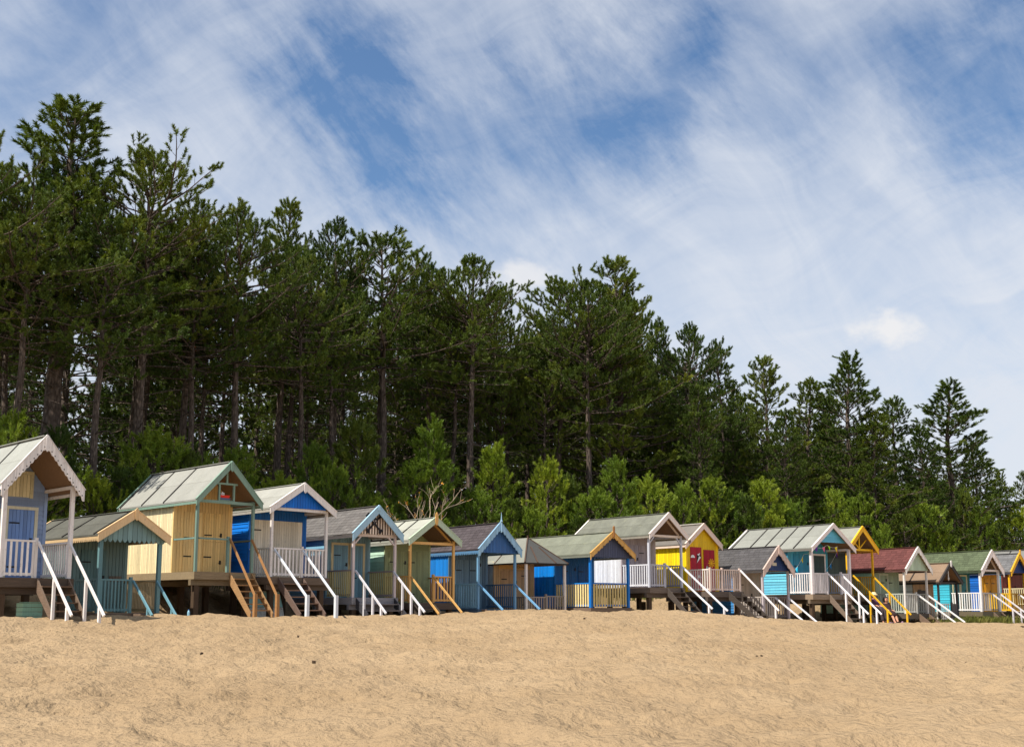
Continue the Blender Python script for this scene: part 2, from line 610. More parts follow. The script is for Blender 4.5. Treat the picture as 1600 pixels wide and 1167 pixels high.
def make_ground():
    def axis(dense0, dense1, step, lo, hi):
        a = list(np.arange(dense0, dense1, step))
        st = step; p = a[-1]
        while p < hi:
            st *= 1.18; p += st; a.append(p)
        st = step; p = a[0]; b = []
        while p > lo:
            st *= 1.18; p -= st; b.append(p)
        return np.array(b[::-1] + a)
    xs = axis(-17, 32, 0.095, -900, 900)
    ys = axis(9, 58, 0.11, -120, 1500)
    X, Y = np.meshgrid(xs, ys)
    Z, S = ground_base(X, Y)
    amp = sm(-14, -4, S)
    # trampled sand: many overlapping scooped footprints
    d = (value_noise(X * 0.35, Y * 0.35, 5) - 0.5) * 0.16
    d += (value_noise(X * 1.1, Y * 1.1, 1) - 0.5) * 0.13
    d -= np.abs(value_noise(X * 2.3 + 3 * value_noise(X, Y, 9), Y * 2.3, 2) - 0.5) * 0.16
    d += (value_noise(X * 4.3, Y * 4.3, 3) - 0.5) * 0.10
    d += (value_noise(X * 6.1, Y * 5.1, 13) - 0.5) * 0.05
    d -= np.abs(value_noise(X * 3.4 + 1.7, Y * 3.4 + value_noise(X * 1.3, Y * 1.3, 19) * 2, 4) - 0.5) * 0.07
    far = sm(120, 60, np.hypot(X, Y - 35))
    crest = 1 - 0.35 * np.exp(-((S - 1.3) / 1.3) ** 2)
    Z = Z + d * amp * far * crest
    Z += (value_noise(X * 0.12, Y * 0.12, 7) - 0.5) * 0.8 * sm(-12, -26, S) * far
    nx, ny = len(xs), len(ys)
    me = bpy.data.meshes.new('sand_ground')
    co = np.stack([X, Y, Z], -1).reshape(-1, 3).astype(np.float32)
    me.vertices.add(nx * ny)
    me.vertices.foreach_set('co', co.ravel())
    i = np.arange(nx * ny).reshape(ny, nx)
    q = np.stack([i[:-1, :-1], i[:-1, 1:], i[1:, 1:], i[1:, :-1]], -1).reshape(-1, 4)
    me.loops.add(q.size); me.polygons.add(len(q))
    me.loops.foreach_set('vertex_index', q.ravel().astype(np.int32))
    me.polygons.foreach_set('loop_start', np.arange(0, q.size, 4, dtype=np.int32))
    me.polygons.foreach_set('use_smooth', np.ones(len(q), bool))
    at = me.attributes.new('dune', 'FLOAT', 'POINT')
    at.data.foreach_set('value', sm(-8, -14, S).ravel().astype(np.float32))
    me.update(); me.validate()
    me.materials.append(SAND)
    o = bpy.data.objects.new('sand_ground', me)
    COL.objects.link(o)
    tag(o, kind='structure')
    return o


make_ground()
# ------------------------------------------------------------------ beach huts
SOFFIT = wood((150, 120, 92), 0.55, 'x')
DECKW = wood((118, 100, 84), 0.5, 'x')
PILE = wood((92, 74, 58), 0.5, 'z')
TREAD = wood((150, 118, 88), 0.55, 'x')
TRIMDARK = plain('dark_batten', (44, 40, 38), 0.8)


def vboards(mb, o, u, n, u0, u1, z0, top, bw=0.11, th=0.018, gap=0.012, mi=0, scallop=0.0, splits=()):
    """vertical boards standing on the plane through o spanned by u and z, facing n"""
    o, u, n = Vector(o), Vector(u), Vector(n)
    k = max(1, round((u1 - u0) / bw))
    w = (u1 - u0) / k
    for i in range(k):
        a, b = u0 + i * w + gap / 2, u0 + (i + 1) * w - gap / 2
        cuts = sorted([a, b] + [s for s in splits if a + 1e-3 < s < b - 1e-3])
        for c, d in zip(cuts[:-1], cuts[1:]):
            zb = z0(0.5 * (a + b)) if callable(z0) else z0
            tc, td = top(c), top(d)
            if min(tc, td) < zb + 0.01:
                continue
            P = lambda q, z, t: o + u * q + n * t + Vector((0, 0, z))
            mb.hexa([P(c, zb, th), P(d, zb, th), P(d, zb, 0), P(c, zb, 0), P(c, tc, th), P(d, td, th), P(d, td, 0), P(c, tc, 0)], mi)
        if scallop > 0:
            zb = z0(0.5 * (a + b)) if callable(z0) else z0
            m_ = 6
            pts = [(a + (b - a) * j / m_, zb - scallop * math.sin(math.pi * j / m_)) for j in range(m_ + 1)]
            for j in range(m_):
                (c, zc_), (d, zd_) = pts[j], pts[j + 1]
                P = lambda q, z, t: o + u * q + n * t + Vector((0, 0, z))
                mb.hexa([P(c, zc_, th), P(d, zd_, th), P(d, zd_, 0), P(c, zc_, 0), P(c, zb + .001, th), P(d, zb + .001, th), P(d, zb + .001, 0), P(c, zb + .001, 0)], mi)


def hboards(mb, o, u, n, lim, z0, z1, bh=0.13, th=0.026, mi=0):
    """lapped weatherboards; lim(z) gives the (u0, u1) of the wall at that height"""
    o, u, n = Vector(o), Vector(u), Vector(n)
    k = max(1, round((z1 - z0) / bh))
    h = (z1 - z0) / k
    for i in range(k):
        zb, zt = z0 + i * h, z0 + (i + 1) * h
        a0, a1 = lim(zb); b0, b1 = lim(zt)
        if a1 - a0 < 0.02:
            continue
        P = lambda q, z, t: o + u * q + n * t + Vector((0, 0, z))
        mb.hexa([P(a0, zb, th), P(a1, zb, th), P(a1, zb, 0), P(a0, zb, 0), P(b0, zt, .006), P(b1, zt, .006), P(b1, zt, 0), P(b0, zt, 0)], mi)


def skull_mb():
    mb = MB()
    # crossed bones with knuckled ends
    for s in (-1, 1):
        a, b = Vector((-.20 * s, 0, -.20)), Vector((.20 * s, 0, .20))
        mb.bar(a, b, .016, .05, (-b.z, 0, b.x))
        for e, q in ((a, -1), (b, 1)):
            d = (b - a).normalized() * q
            p = Vector((-d.z, 0, d.x))
            for t in (-1, 1):
                c = e + p * t * .032 + d * .012
                mb.prism([(c.x + .042 * math.cos(k * math.pi / 6), c.z + .042 * math.sin(k * math.pi / 6)) for k in range(12)], -.009, .009)
    # skull: dome, cheekbones and jaw as one outline
    out = [(.085 * math.cos(a), .075 + .085 * math.sin(a)) for a in [math.pi * j / 12 - .3 for j in range(15)]]
    mb.prism(out + [(-.05, .01), (-.05, -.045), (.05, -.045), (.05, .01)], -.018, -.004)
    for x in (-.035, .035):
        mb.prism([(x + .02 * math.cos(k * math.pi / 4), .065 + .02 * math.sin(k * math.pi / 4)) for k in range(8)], -.021, -.018, 1)
    mb.prism([(-.013, .015), (.013, .015), (0, .035)], -.021, -.018, 1)
    return mb


def rail(mb, a, b, h, bal, rc=0, bc=0, spacing=0.115, bw=0.05, base=0.09, capw=0.085, no_bal=False):
    """a balustrade from a to b at floor level: cap, bottom rail and balusters"""
    a, b = Vector(a), Vector(b)
    d = (b - a); Ln = d.length; d.normalize()
    nrm = Vector((d.y, -d.x, 0))
    mb.bar(a + Vector((0, 0, h)), b + Vector((0, 0, h)), capw, .05, mi=rc)
    if no_bal:
        return
    mb.bar(a + Vector((0, 0, base)), b + Vector((0, 0, base)), .04, .07, mi=rc)
    k = max(1, int(Ln / spacing))
    for i in range(k):
        p = a + d * (Ln * (i + .5) / k) - nrm * .0
        q0, q1 = p + Vector((0, 0, base - .05)), p + Vector((0, 0, h - .027))
        s = d * bw / 2; t = nrm * .032
        mb.hexa([q0 - s + t, q0 + s + t, q0 + s + t * .3, q0 - s + t * .3, q1 - s + t, q1 + s + t, q1 + s + t * .3, q1 - s + t * .3], bc)


def hut(S):
    th = R(S['th'])
    px, py = S['at']
    zF = S['zf']
    root = empty('beach_hut', (px, py, zF), th)
    tag(root, S['label'], 'beach hut', 'beach huts along the top of the sand')
    ca, sa = math.cos(th), math.sin(th)
    W2 = lambda x, y: (px + x * ca - y * sa, py + x * sa + y * ca)
    gz = lambda x, y: ground_z(*W2(x, y)) - zF
    rh, eH, aH, Ln, pd = S['rh'], S['eave'], S['apex'], S['len'], S['pd']
    hw = S.get('hw', rh - .13)
    rnd = random.Random(S['seed'])
    y0r = S.get('roof0', -.16)              # front edge of the roof
    slope = (aH - eH - .10) / rh            # roof top line: aH - slope*|x|
    zt = lambda x: aH - slope * abs(x)
    tk = .075
    zu = lambda x: zt(x) - tk - .004        # underside
    yb = Ln - .12
    bg = S.get('barge_h', .17)
    side, front, trim = S['side'], S['front'], S['trim']
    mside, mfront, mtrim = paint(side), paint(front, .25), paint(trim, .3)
    post = paint(S.get('post', trim), .35)

    # --- floor platform and what it stands on
    fl = MB()
    fl.box((-hw - .02, 0.0, -.045), (hw + .02, yb, -.004))
    for x in np.arange(-hw, hw + .02, max(.5, hw * 2 / 3)):
        fl.box((x - .03, .05, -.24), (x + .03, yb - .05, -.046))
    fl.box((-hw - .05, -.045, -.25), (hw + .05, -.002, -.006))
    fl.box((-hw - .075, -.044, -.245), (-hw - .025, yb, -.008))
    fl.box((hw + .025, -.044, -.245), (hw + .075, yb, -.008))
    if zF > 1.9:
        fl.box((-hw - .1, .10, -.43), (hw + .1, .24, -.251))
        fl.box((-hw - .1, yb * .55, -.43), (hw + .1, yb * .55 + .14, -.251))
    fl.build('deck', wood(S.get('deckc', (120, 103, 88)), .5, 'x'), root)
    sl = S.get('piles', [(-hw + .12, .2), (hw - .12, .2), (-hw + .12, yb * .55), (hw - .12, yb * .55), (-hw + .12, yb - .2), (hw - .12, yb - .2), (0, yb * .55)])
    for (x, y) in sl:
        g = gz(x, y)
        if g < -.30:
            m = MB(); m.box((x - .085, y - .085, g - .25), (x + .085, y + .085, -.252 if zF < 1.9 else -.432))
            m.build('stilt', PILE, root)

    # --- walls
    w = MB()
    core = [(-hw + .002, -.03), (hw - .002, -.03), (hw - .002, zu(hw) - .004), (0, zu(0) - .004), (-hw + .002, zu(hw) - .004)]
    w.prism(core, pd + .004, yb - .004)
    top_side = lambda q: zu(hw) + .02
    L_ = yb - pd
    if S['clad'] == 'v':
        vboards(w, (-hw, yb, 0), (0, -1, 0), (-1, 0, 0), 0, L_, -.06, top_side)
        vboards(w, (hw, pd, 0), (0, 1, 0), (1, 0, 0), 0, L_, -.06, top_side)
    else:
        hboards(w, (-hw, yb, 0), (0, -1, 0), (-1, 0, 0), lambda z: (0, L_), -.06, zu(hw) + .01)
        hboards(w, (hw, pd, 0), (0, 1, 0), (1, 0, 0), lambda z: (0, L_), -.06, zu(hw) + .01)
    vboards(w, (-hw, yb, 0), (1, 0, 0), (0, 1, 0), 0, 2 * hw, -.04, lambda q: zu(q - hw) - .005, splits=(hw,))
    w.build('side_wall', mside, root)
    f = MB()
    if S.get('fclad', 'v') == 'v':
        vboards(f, (-hw, pd, 0), (1, 0, 0), (0, -1, 0), 0, 2 * hw, -.04, lambda q: zu(q - hw) - .005, splits=(hw,))
    else:
        lim = lambda z: ((0, 2 * hw) if z < zu(hw) else (max(0, hw - (zu(0) - z) / slope), min(2 * hw, hw + (zu(0) - z) / slope)))
        hboards(f, (-hw, pd, 0), (1, 0, 0), (0, -1, 0), lim, -.04, zu(0) - .02)
    for sx in (-1, 1):                      # corner boards
        f.box((sx * hw - .045, pd - .032, -.05), (sx * (hw) + .045, pd + .03, zu(hw) - .01))
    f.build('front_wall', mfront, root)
    for D_ in S.get('doors', []):
        x0, x1, z1, col = D_['x0'], D_['x1'], D_.get('z1', 1.9), D_['col']
        zb = D_.get('z0', .03)
        d = MB()
        vboards(d, (0, pd - .022, 0), (1, 0, 0), (0, -1, 0), x0, x1, zb, lambda q: z1, bw=.095, th=.022, gap=.008)
        d.box((x0, pd - .021, zb), (x1, pd - .012, z1))
        do = d.build('door', paint(col, .2), root)
        if D_.get('frame'):
            fm = MB()
            for xx in (x0 - .05, x1 + .05):
                fm.box((xx - .045, pd - .05, zb - .02), (xx + .045, pd - .019, z1 + .004))
            fm.box((x0 - .095, pd - .052, z1 + .005), (x1 + .095, pd - .019, z1 + .09))
            fm.build('door_frame', paint(D_['frame'], .3), root)
        for q in D_.get('hinges', (.3, 1.5)):
            h = MB(); xs = x0 + .02 if D_.get('hside', -1) < 0 else x1 - .30
            h.box((xs, pd - .054, zb + q - .02), (xs + .28, pd - .0445, zb + q + .02))
            h.build('hinge', IRON, do)
        if D_.get('lock', True):
            h = MB(); xs = x1 - .08 if D_.get('hside', -1) < 0 else x0 + .08
            zl = D_.get('zl', 1.0)
            h.box((xs - .035, pd - .058, zl), (xs + .035, pd - .0446, zl + .13))
            h.tube([(xs, pd - .058, zl + .04), (xs, pd - .09, zl + .04), (xs - .09, pd - .09, zl + .04)], .011, 6)
            h.build('handle', IRON, do)

    # --- roof
    if S.get('hip'):
        hip_roof(S, root, rh, zt, Ln, y0r)
    else:
        rf = MB()
        x1 = rh + .03
        for sx in (-1, 1):
            def slab(t0, t1, ya, yb_, mi, xa=0.0, xb=x1):
                p = []
                for t in (t1, t0):
                    for (x, y) in ((xa, ya), (xb, ya), (xb, yb_), (xa, yb_)):
                        p.append((sx * x, y, zt(x) - t))
                rf.hexa(p, mi)
            slab(0.0, tk - .02, y0r, Ln, 0)
            slab(tk - .018, tk, y0r + .02, Ln - .02, 1, 0.0, x1 - .02)
            if S['roof'] == 'felt':
                for q in S.get('battens', []):          # timber strips over the felt joints
                    yy = y0r + (Ln - y0r) * q
                    slab(-.035, .002, yy - .034, yy + .034, 2, .02, x1 + .008)
                k = 2
                for i in range(1, k):                   # lap of the upper sheet
                    xx = x1 * i / k
                    slab(-.010, -.001, y0r + .004, Ln - .004, 0, 0.0, xx)
            else:
                nrow = max(8, int(x1 * math.sqrt(1 + slope ** 2) / .15))
                for i in range(nrow):
                    xa, xb = x1 * i / nrow, x1 * (i + 1) / nrow + .02
                    yy = y0r - rnd.random() * .2
                    while yy < Ln:
                        yn = yy + .30
                        ya, yz = max(yy + .006, y0r), min(yn - .006, Ln)
                        if yz - ya > .03:
                            j = rnd.random() * .012
                            p = [(sx * xa, ya, zt(xa) + .001), (sx * (xb - j), ya, zt(xb - j) + .001), (sx * (xb - j), yz, zt(xb - j) + .001), (sx * xa, yz, zt(xa) + .001),
                                 (sx * xa, ya, zt(xa) + .004), (sx * (xb - j), ya, zt(xb - j) + .022), (sx * (xb - j), yz, zt(xb - j) + .022), (sx * xa, yz, zt(xa) + .004)]
                            rf.hexa(p, 0)
                        yy = yn
        rf.bar((0, y0r, aH + .012), (0, Ln, aH + .012), .16, .022, mi=0)
        ro = rf.build('roof', [felt(S['rc'], S.get('rpatch', .5)), SOFFIT, TRIMDARK], root)
        if S.get('ridge'):
            rr = MB()
            for sx in (-1, 1):
                rr.bar((sx * .06, y0r, aH - .06 * slope + .03), (sx * .06, Ln, aH - .06 * slope + .03), .13, .02, (sx * -slope, 0, 1))
            rr.build('ridge_cap', paint(S['ridge'], .3), root)
        fa = MB()
        for sx in (-1, 1):                  # eaves boards
            z_ = zt(x1) - tk
            fa.box((sx * (x1 - .035), y0r + .04, z_ - .07), (sx * (x1 - .008), Ln - .03, z_ + .012))
        if S.get('eave_scallop'):
            n = int((Ln - y0r) / .12)
            for i in range(n):
                a = y0r + .05 + i * .12
                for sx in (-1,):
                    for j in range(4):
                        c0, c1 = a + .12 * j / 4, a + .12 * (j + 1) / 4
                        s0, s1 = math.sin(math.pi * j / 4) * .06, math.sin(math.pi * (j + 1) / 4) * .06
                        z_ = zt(x1) - tk - .071
                        X0, X1 = -(x1 - .012), -(x1 - .03)
                        fa.hexa([(X0, c0, z_ - s0), (X0, c1, z_ - s1), (X1, c1, z_ - s1), (X1, c0, z_ - s0),
                                 (X0, c0, z_), (X0, c1, z_), (X1, c1, z_), (X1, c0, z_)])
        fa.build('eaves_board', paint(S.get('eavec', trim), .4), root)
        # barge boards, front and back
        bs = S.get('barge', 'plain')
        for yy, tagn in ((y0r, 0), (Ln, 1)):
            for sx in (-1, 1):
                b = MB()
                n = 36 if (bs != 'plain' and not tagn) else 2
                top, bot = [], []
                X1 = rh + .045
                for i in range(n + 1):
                    x = X1 * i / n
                    h = bg * math.sqrt(1 + slope ** 2)
                    if n > 2:
                        ph = x / X1 * S.get('nscal', 8)
                        if bs == 'scallop':
                            h -= .055 * (1 - abs(math.sin(math.pi * ph))) - .0
                        elif bs == 'fret':
                            h -= .085 * abs(math.sin(math.pi * ph)) * (.6 + .4 * math.sin(math.pi * ph * 3))
                        elif bs == 'curl':
                            h -= .05 * abs(math.sin(math.pi * ph * .5))
                        if i == 0:
                            h += .06
                        if i >= n - 2:
                            h += .03
                    top.append((sx * x, zt(x) + .022)); bot.append((sx * x, zt(x) - h))
                ya, yb2 = (yy - .038, yy - .003) if not tagn else (yy + .003, yy + .035)
                b.strip(top, bot, ya, yb2)
                # thin cover strip along the top edge
                a0 = Vector((sx * .0, yy - .01 if not tagn else yy + .01, zt(0) + .034)); a1 = Vector((sx * (X1 + .02), a0.y, zt(X1 + .02) + .034))
                b.bar(a0, a1, .085, .02, (sx * slope, 0, 1))
                if S.get('hole_discs') and not tagn:
                    for i in range(12):
                        x = X1 * (i + .6) / 12.4
                        zc_ = zt(x) - bg * math.sqrt(1 + slope ** 2) * .72
                        b.prism([(sx * x + .018 * math.cos(k * math.pi / 4), zc_ + .018 * math.sin(k * math.pi / 4)) for k in range(8)], yy - .040, yy - .0385, 1)  # black discs painting the shade of drilled holes; nothing is cut
                b.build('bargeboard', [paint(S.get('bargec', trim), .3), IRON], root)
        fi = S.get('finial')
        if fi:
            m = MB(); yy = y0r - .06
            zt0, zb0 = aH + fi[0], aH - fi[1]
            if fi[2] == 'spike':
                m.tube([(0, yy, zb0), (0, yy, aH), (0, yy, aH + .06), (0, yy, aH + .1), (0, yy, zt0)], [.02, .026, .055, .03, .004], 8)
            elif fi[2] == 'oval':
                zc_ = (zt0 + zb0) / 2; hh = (zt0 - zb0) / 2
                m.prism([(.065 * math.cos(k * math.pi / 8), zc_ + hh * math.sin(k * math.pi / 8)) for k in range(16)], yy - .02, yy + .018)
            else:
                m.prism([(-.045, aH - fi[1] + .05), (0, zb0), (.045, aH - fi[1] + .05), (.05, zt0 - .05), (0, zt0), (-.05, zt0 - .05)], yy - .02, yy + .018)
            m.build('finial', paint(fi[3], .3), root)

    # --- porch: posts, beam, gable filling
    pw = S.get('pw', .085)
    pxs = hw - pw / 2 + .02
    yp = .07
    if not S.get('noposts'):
        for sx in (-1, 1):
            m = MB()
            m.box((sx * pxs - pw / 2, yp - pw / 2, -.2 if not S.get('postlow') else gz(sx * pxs, yp) - .1), (sx * pxs + pw / 2, yp + pw / 2, zu(pxs + pw / 2) - .012 if not S.get('hip') else eH + .02))
            if S.get('brace'):
                m.bar((sx * (pxs - pw / 2), yp, eH - .28), (sx * (pxs - .33), yp, eH + .03), .05, .06, (0, 1, 0))
            m.build('porch_post', post, root)
        if not S.get('hip'):
            for sx in (-1, 1):               # wall plates carrying the porch roof
                m = MB(); m.box((sx * pxs - .03, yp + pw / 2 + .004, zu(pxs) - .13), (sx * pxs + .03, pd - .036, zu(pxs + .03) - .006))
                m.build('wall_plate', post, root)
    G = S.get('gable', {})
    zb = G.get('z', eH + .0)
    if G.get('beam'):
        m = MB(); m.box((-pxs + pw / 2 + .002, yp - .035, zb - .05), (pxs - pw / 2 - .002, yp + .035, zb + .045))
        m.build('tie_beam', paint(G['beam'], .3), root)
        zp = zb + .047
    else:
        zp = zb
    gy = yp - .06
    gw = min(rh - .03, (zu(0) - zp) / slope)
    kind = G.get('type')
    if kind in ('panel', 'scallop'):
        m = MB()
        vboards(m, (0, gy, 0), (1, 0, 0), (0, -1, 0), -gw, gw, zp, lambda q: zu(q) - .003, bw=G.get('bw', .11), splits=(0,), scallop=G.get('sc', 0), th=.02)
        m.build('gable_panel', paint(G['col'], .2), root)
    elif kind == 'hpanel':
        m = MB()
        hboards(m, (0, gy, 0), (1, 0, 0), (0, -1, 0), lambda z: (-(zu(0) - z) / slope, (zu(0) - z) / slope), zp, zu(0) - .02)
        m.build('gable_panel', paint(G['col'], .2), root)
    elif kind == 'slats':
        m = MB()
        k = 17
        for i in range(k):
            x = -gw + 2 * gw * (i + .5) / k
            if zu(abs(x) + .03) - zp > .03:
                m.hexa([(x - .028, gy - .02, zp), (x + .028, gy - .02, zp), (x + .028, gy, zp), (x - .028, gy, zp),
                        (x - .028, gy - .02, zu(x - .028) - .01), (x + .028, gy - .02, zu(x + .028) - .01), (x + .028, gy, zu(x + .028) - .01), (x - .028, gy, zu(x - .028) - .01)])
        m.build('gable_slats', paint(G['col'], .35), root)
        sk = skull_mb().build('skull_and_crossbones', [plain('black_paint', (26, 22, 26), .5), plain('bone_white', (190, 180, 175), .6)], root)
        sk.location = (-.10, gy - .05, zp + (zu(0) - zp) * .42)
        sk.scale = (1.35, 1, 1.35)
    elif kind == 'spokes':
        m = MB()
        for sx in (-1, 1):
            m.bar((sx * .0, yp, zp + .0), (sx * gw * .52, yp, zu(gw * .52) - .03), .045, .05, (0, 1, 0))
        m.bar((0, yp, zp), (0, yp, zu(0) - .02), .05, .052, (0, 1, 0))
        m.build('gable_spokes', paint(G['col'], .2), root)
    elif kind == 'frame':
        m = MB()
        hx, hz = .27, zp + .52
        for sx in (-1, 1):
            m.box((sx * hx - .03, yp - .03, zp), (sx * hx + .03, yp + .03, hz))
        m.box((-hx - .12, yp - .032, hz + .002), (hx + .12, yp + .032, hz + .06))
        m.box((-.03, yp - .028, hz + .062), (.03, yp + .028, zu(0) - .02))
        m.box((-hx + .03, yp - .02, zp + .004), (hx - .03, yp + .3, zp + .03))
        m.build('gable_frame', paint(G['col'], .2), root)
    elif kind == 'brace':
        m = MB()
        m.bar((pxs - .12, yp + .02, zp + .02), (.06, yp + .02, zu(.06) - .08), .06, .07, (0, 1, 0))
        m.build('gable_brace', paint(G['col'], .3), root)
    elif kind == 'pendant':
        m = MB()
        m.tube([(0, gy - .03, zu(0)), (0, gy - .03, zp + .25), (0, gy - .03, zp + .15), (0, gy - .03, zp + .05)], [.03, .025, .05, .01], 8)
        m.build('pendant', paint(G['col'], .2), root)

    # --- balustrades
    rh_ = S.get('rail_h', .95)
    for r in S.get('rails', []):
        m = MB()
        kw = dict(h=r.get('h', rh_), bal=True, rc=0, bc=1, spacing=r.get('sp', .13), bw=r.get('bw', .055), no_bal=r.get('nobal', False))
        if r['w'] == 'L':
            rail(m, (-pxs, pd - .05, 0), (-pxs, yp + pw / 2 + .004, 0), **kw)
        elif r['w'] == 'R':
            rail(m, (pxs, yp + pw / 2 + .004, 0), (pxs, pd - .05, 0), **kw)
        else:
            rail(m, (r['x0'], yp, 0), (r['x1'], yp, 0), **kw)
            for xx, on in ((r['x0'], r.get('n0')), (r['x1'], r.get('n1'))):
                if on:
                    m.box((xx - .04, yp - .045, -.1), (xx + .04, yp + .045, kw['h'] + .09), 0)
        m.build('balustrade', [paint(r['c'], .35), paint(r.get('bc', r['c']), .35)], root)  # rails of one hut often differ in tone: sun and shade in the paint

    # --- steps and handrails
    T = S.get('steps')
    if T:
        x0, x1 = T['x']
        run = T['run']
        zg = gz((x0 + x1) / 2, -run)
        mw = wood(T.get('wood', (122, 98, 78)), .5, 'x')
        k = max(2, round((-zg) / .21))
        st = None
        for xx in (x0, x1):
            m = MB()
            m.hexa([(xx - .022, -run - .04, zg - .12), (xx + .022, -run - .04, zg - .12), (xx + .022, -.05, -.36), (xx - .022, -.05, -.36),
                    (xx - .022, -run - .04, zg + .10), (xx + .022, -run - .04, zg + .10), (xx + .022, -.05, -.02), (xx - .022, -.05, -.02)])
            st = m.build('step_stringer', wood(T.get('str', (128, 108, 92)), .5, 'y'), root)
        for i in range(1, k):
            z = zg * i / k
            y = -run * i / k
            m = MB(); m.box((x0 + .024, y - .11, z - .035), (x1 - .024, y + .11, z))
            m.build('tread', mw, root)
        hr = T.get('hr')
        if hr:
            hrun, zend = T['hrun'], T.get('zend', .2)
            for xx in T.get('hx', (x0, x1)):
                m = MB()
                zg2 = gz(xx, -hrun)
                a = Vector((xx, yp - .05, T.get('ztop', rh_ - .02))); b = Vector((xx, -hrun, zg2 + zend))
                m.bar(a, b, .046, .066)
                for q in T.get('hposts', (.55, .93)):
                    p = a.lerp(b, q)
                    g = gz(p.x, p.y)
                    m.box((p.x - .034, p.y - .034, g - .15), (p.x + .034, p.y + .034, p.z - .02))
                if T.get('newel'):
                    m.box((xx - .052, -hrun - .06, zg2 - .15), (xx + .052, -hrun + .045, zg2 + zend + .09))
                m.build('handrail', paint(hr, .35) if T.get('hpaint', True) else wood(hr, .6, 'y'), root)
    return root, W2, zu, zp


def hip_roof(S, root, rh, zt, Ln, y0r):
    """pyramid-ended roof of the small tan hut"""
    m = MB()
    e = rh + .03
    zE = S['eave']; zA = S['apex']
    k = S['hip']
    A = (0, y0r + k, zA); B = (0, Ln, zA)
    fl, fr, bl, br = (-e, y0r, zE), (e, y0r, zE), (-e, Ln, zE), (e, Ln, zE)
    dn = lambda p: (p[0], p[1], p[2] - .06)
    for poly, mi in (((fl, fr, A), 1), ((bl, fl, A, B), 0), ((fr, br, B, A), 0)):
        m.poly(poly, mi)
        m.poly([dn(p) for p in poly][::-1], 2)
    for a, b in ((fl, fr), (bl, fl), (fr, br), (br, bl)):
        m.poly((dn(a), dn(b), b, a), 3)
    m.poly((bl, B, br), 3)
    ro = m.build('roof', [felt((158, 160, 150), .4), felt((92, 92, 90), .3), SOFFIT, TRIMDARK], root)
    b = MB()
    for (p, q) in ((fl, A), (fr, A), ((-e * .42, y0r, zE), (-.0, y0r + k, zA)), ((e * .42, y0r, zE), (0, y0r + k, zA))):
        P, Q = Vector(p), Vector(q)
        if abs(p[0]) < e - .01:
            Q = P.lerp(Vector((p[0] * .45, y0r + k * .62, zE + (zA - zE) * .62)), 1.0)
        b.bar(P + Vector((0, 0, .015)), Q + Vector((0, 0, .015)), .05, .035)
    for q in (.42, .62, .82):
        yy = y0r + (Ln - y0r) * q
        b.bar((-e, yy, zE + .012), (0, yy, zA + .012), .045, .035)
        b.bar((e, yy, zE + .012), (0, yy, zA + .012), .045, .035)
    b.build('roof_batten', plain('brown_batten', (84, 66, 56), .8), ro)
    f = MB()
    f.tube([A, (A[0], A[1], A[2] + .1)], .03, 6)
    f.build('ridge_peg', PILE, ro)


WHITE = (236, 230, 226); TEAL = (103, 142, 146); CREAM = (240, 212, 152); SAGE = (128, 156, 140); ROYAL = (0, 104, 200)
HS = []
# 1 white stilt hut, cut by the left edge
HS.append(dict(at=(-12.40, 28.5), zf=2.39, th=47, rh=1.05, eave=2.31, apex=3.71, len=4.6, pd=1.79, seed=1, side=(224, 222, 216), front=(142, 165, 204), trim=WHITE,
    clad='v', fclad='h', roof='felt', rc=(176, 178, 170), battens=(.34, .62, .9), barge='scallop', nscal=11, hole_discs=True, barge_h=.2, finial=(.0, .42, 'plate', WHITE), pw=.1,
    doors=[dict(x0=-.62, x1=-.12, col=(202, 208, 200), lock=False), dict(x0=-.08, x1=.62, col=(112, 146, 204), frame=(214, 212, 190)), dict(x0=-.22, x1=.45, z0=2.25, z1=2.88, col=(226, 216, 176), lock=False, hinges=(), frame=(216, 208, 170))],
    rails=[dict(w='L', c=WHITE), dict(w='F', x0=-.88, x1=-.02, c=WHITE, n1=1), dict(w='R', c=WHITE)],
    steps=dict(x=(.02, .86), run=1.0, hr=WHITE, hrun=2.1, zend=.16, hposts=(.5, .88)), deckc=(96, 82, 70),
    label='white trimmed stilt hut with periwinkle door and scalloped bargeboards, cut off by the left edge'))
# 2 low teal hut
HS.append(dict(at=(-11.16, 32.0), zf=1.47, th=47, rh=1.09, eave=2.16, apex=2.97, len=5.3, pd=2.17, seed=2, side=(120, 142, 138), front=(112, 140, 138), trim=TEAL,
    clad='v', roof='felt', rc=(104, 104, 96), rpatch=.7, battens=(.05, .42, .8), barge='plain', bargec=(232, 198, 150), barge_h=.19, finial=(.08, .30, 'plate', (226, 190, 140)), eavec=(206, 176, 132), eave_scallop=True,
    doors=[dict(x0=-.5, x1=.3, col=(98, 134, 136)), dict(x0=.42, x1=.82, z0=.95, z1=1.12, col=(110, 96, 82), lock=False, hinges=())],
    gable=dict(type='scallop', col=(128, 160, 160), z=2.12, sc=.09, bw=.155), pw=.11,
    rails=[dict(w='L', c=TEAL), dict(w='F', x0=-.9, x1=.05, c=TEAL, n1=1, bw=.045, sp=.1), dict(w='R', c=(190, 170, 130), bw=.035, sp=.09)],
    steps=dict(x=(.1, .86), run=.5, hr=(112, 158, 172), hrun=1.15, zend=.02, hposts=(.8,)),
    label='low teal hut with cream bargeboards and a scalloped teal gable'))
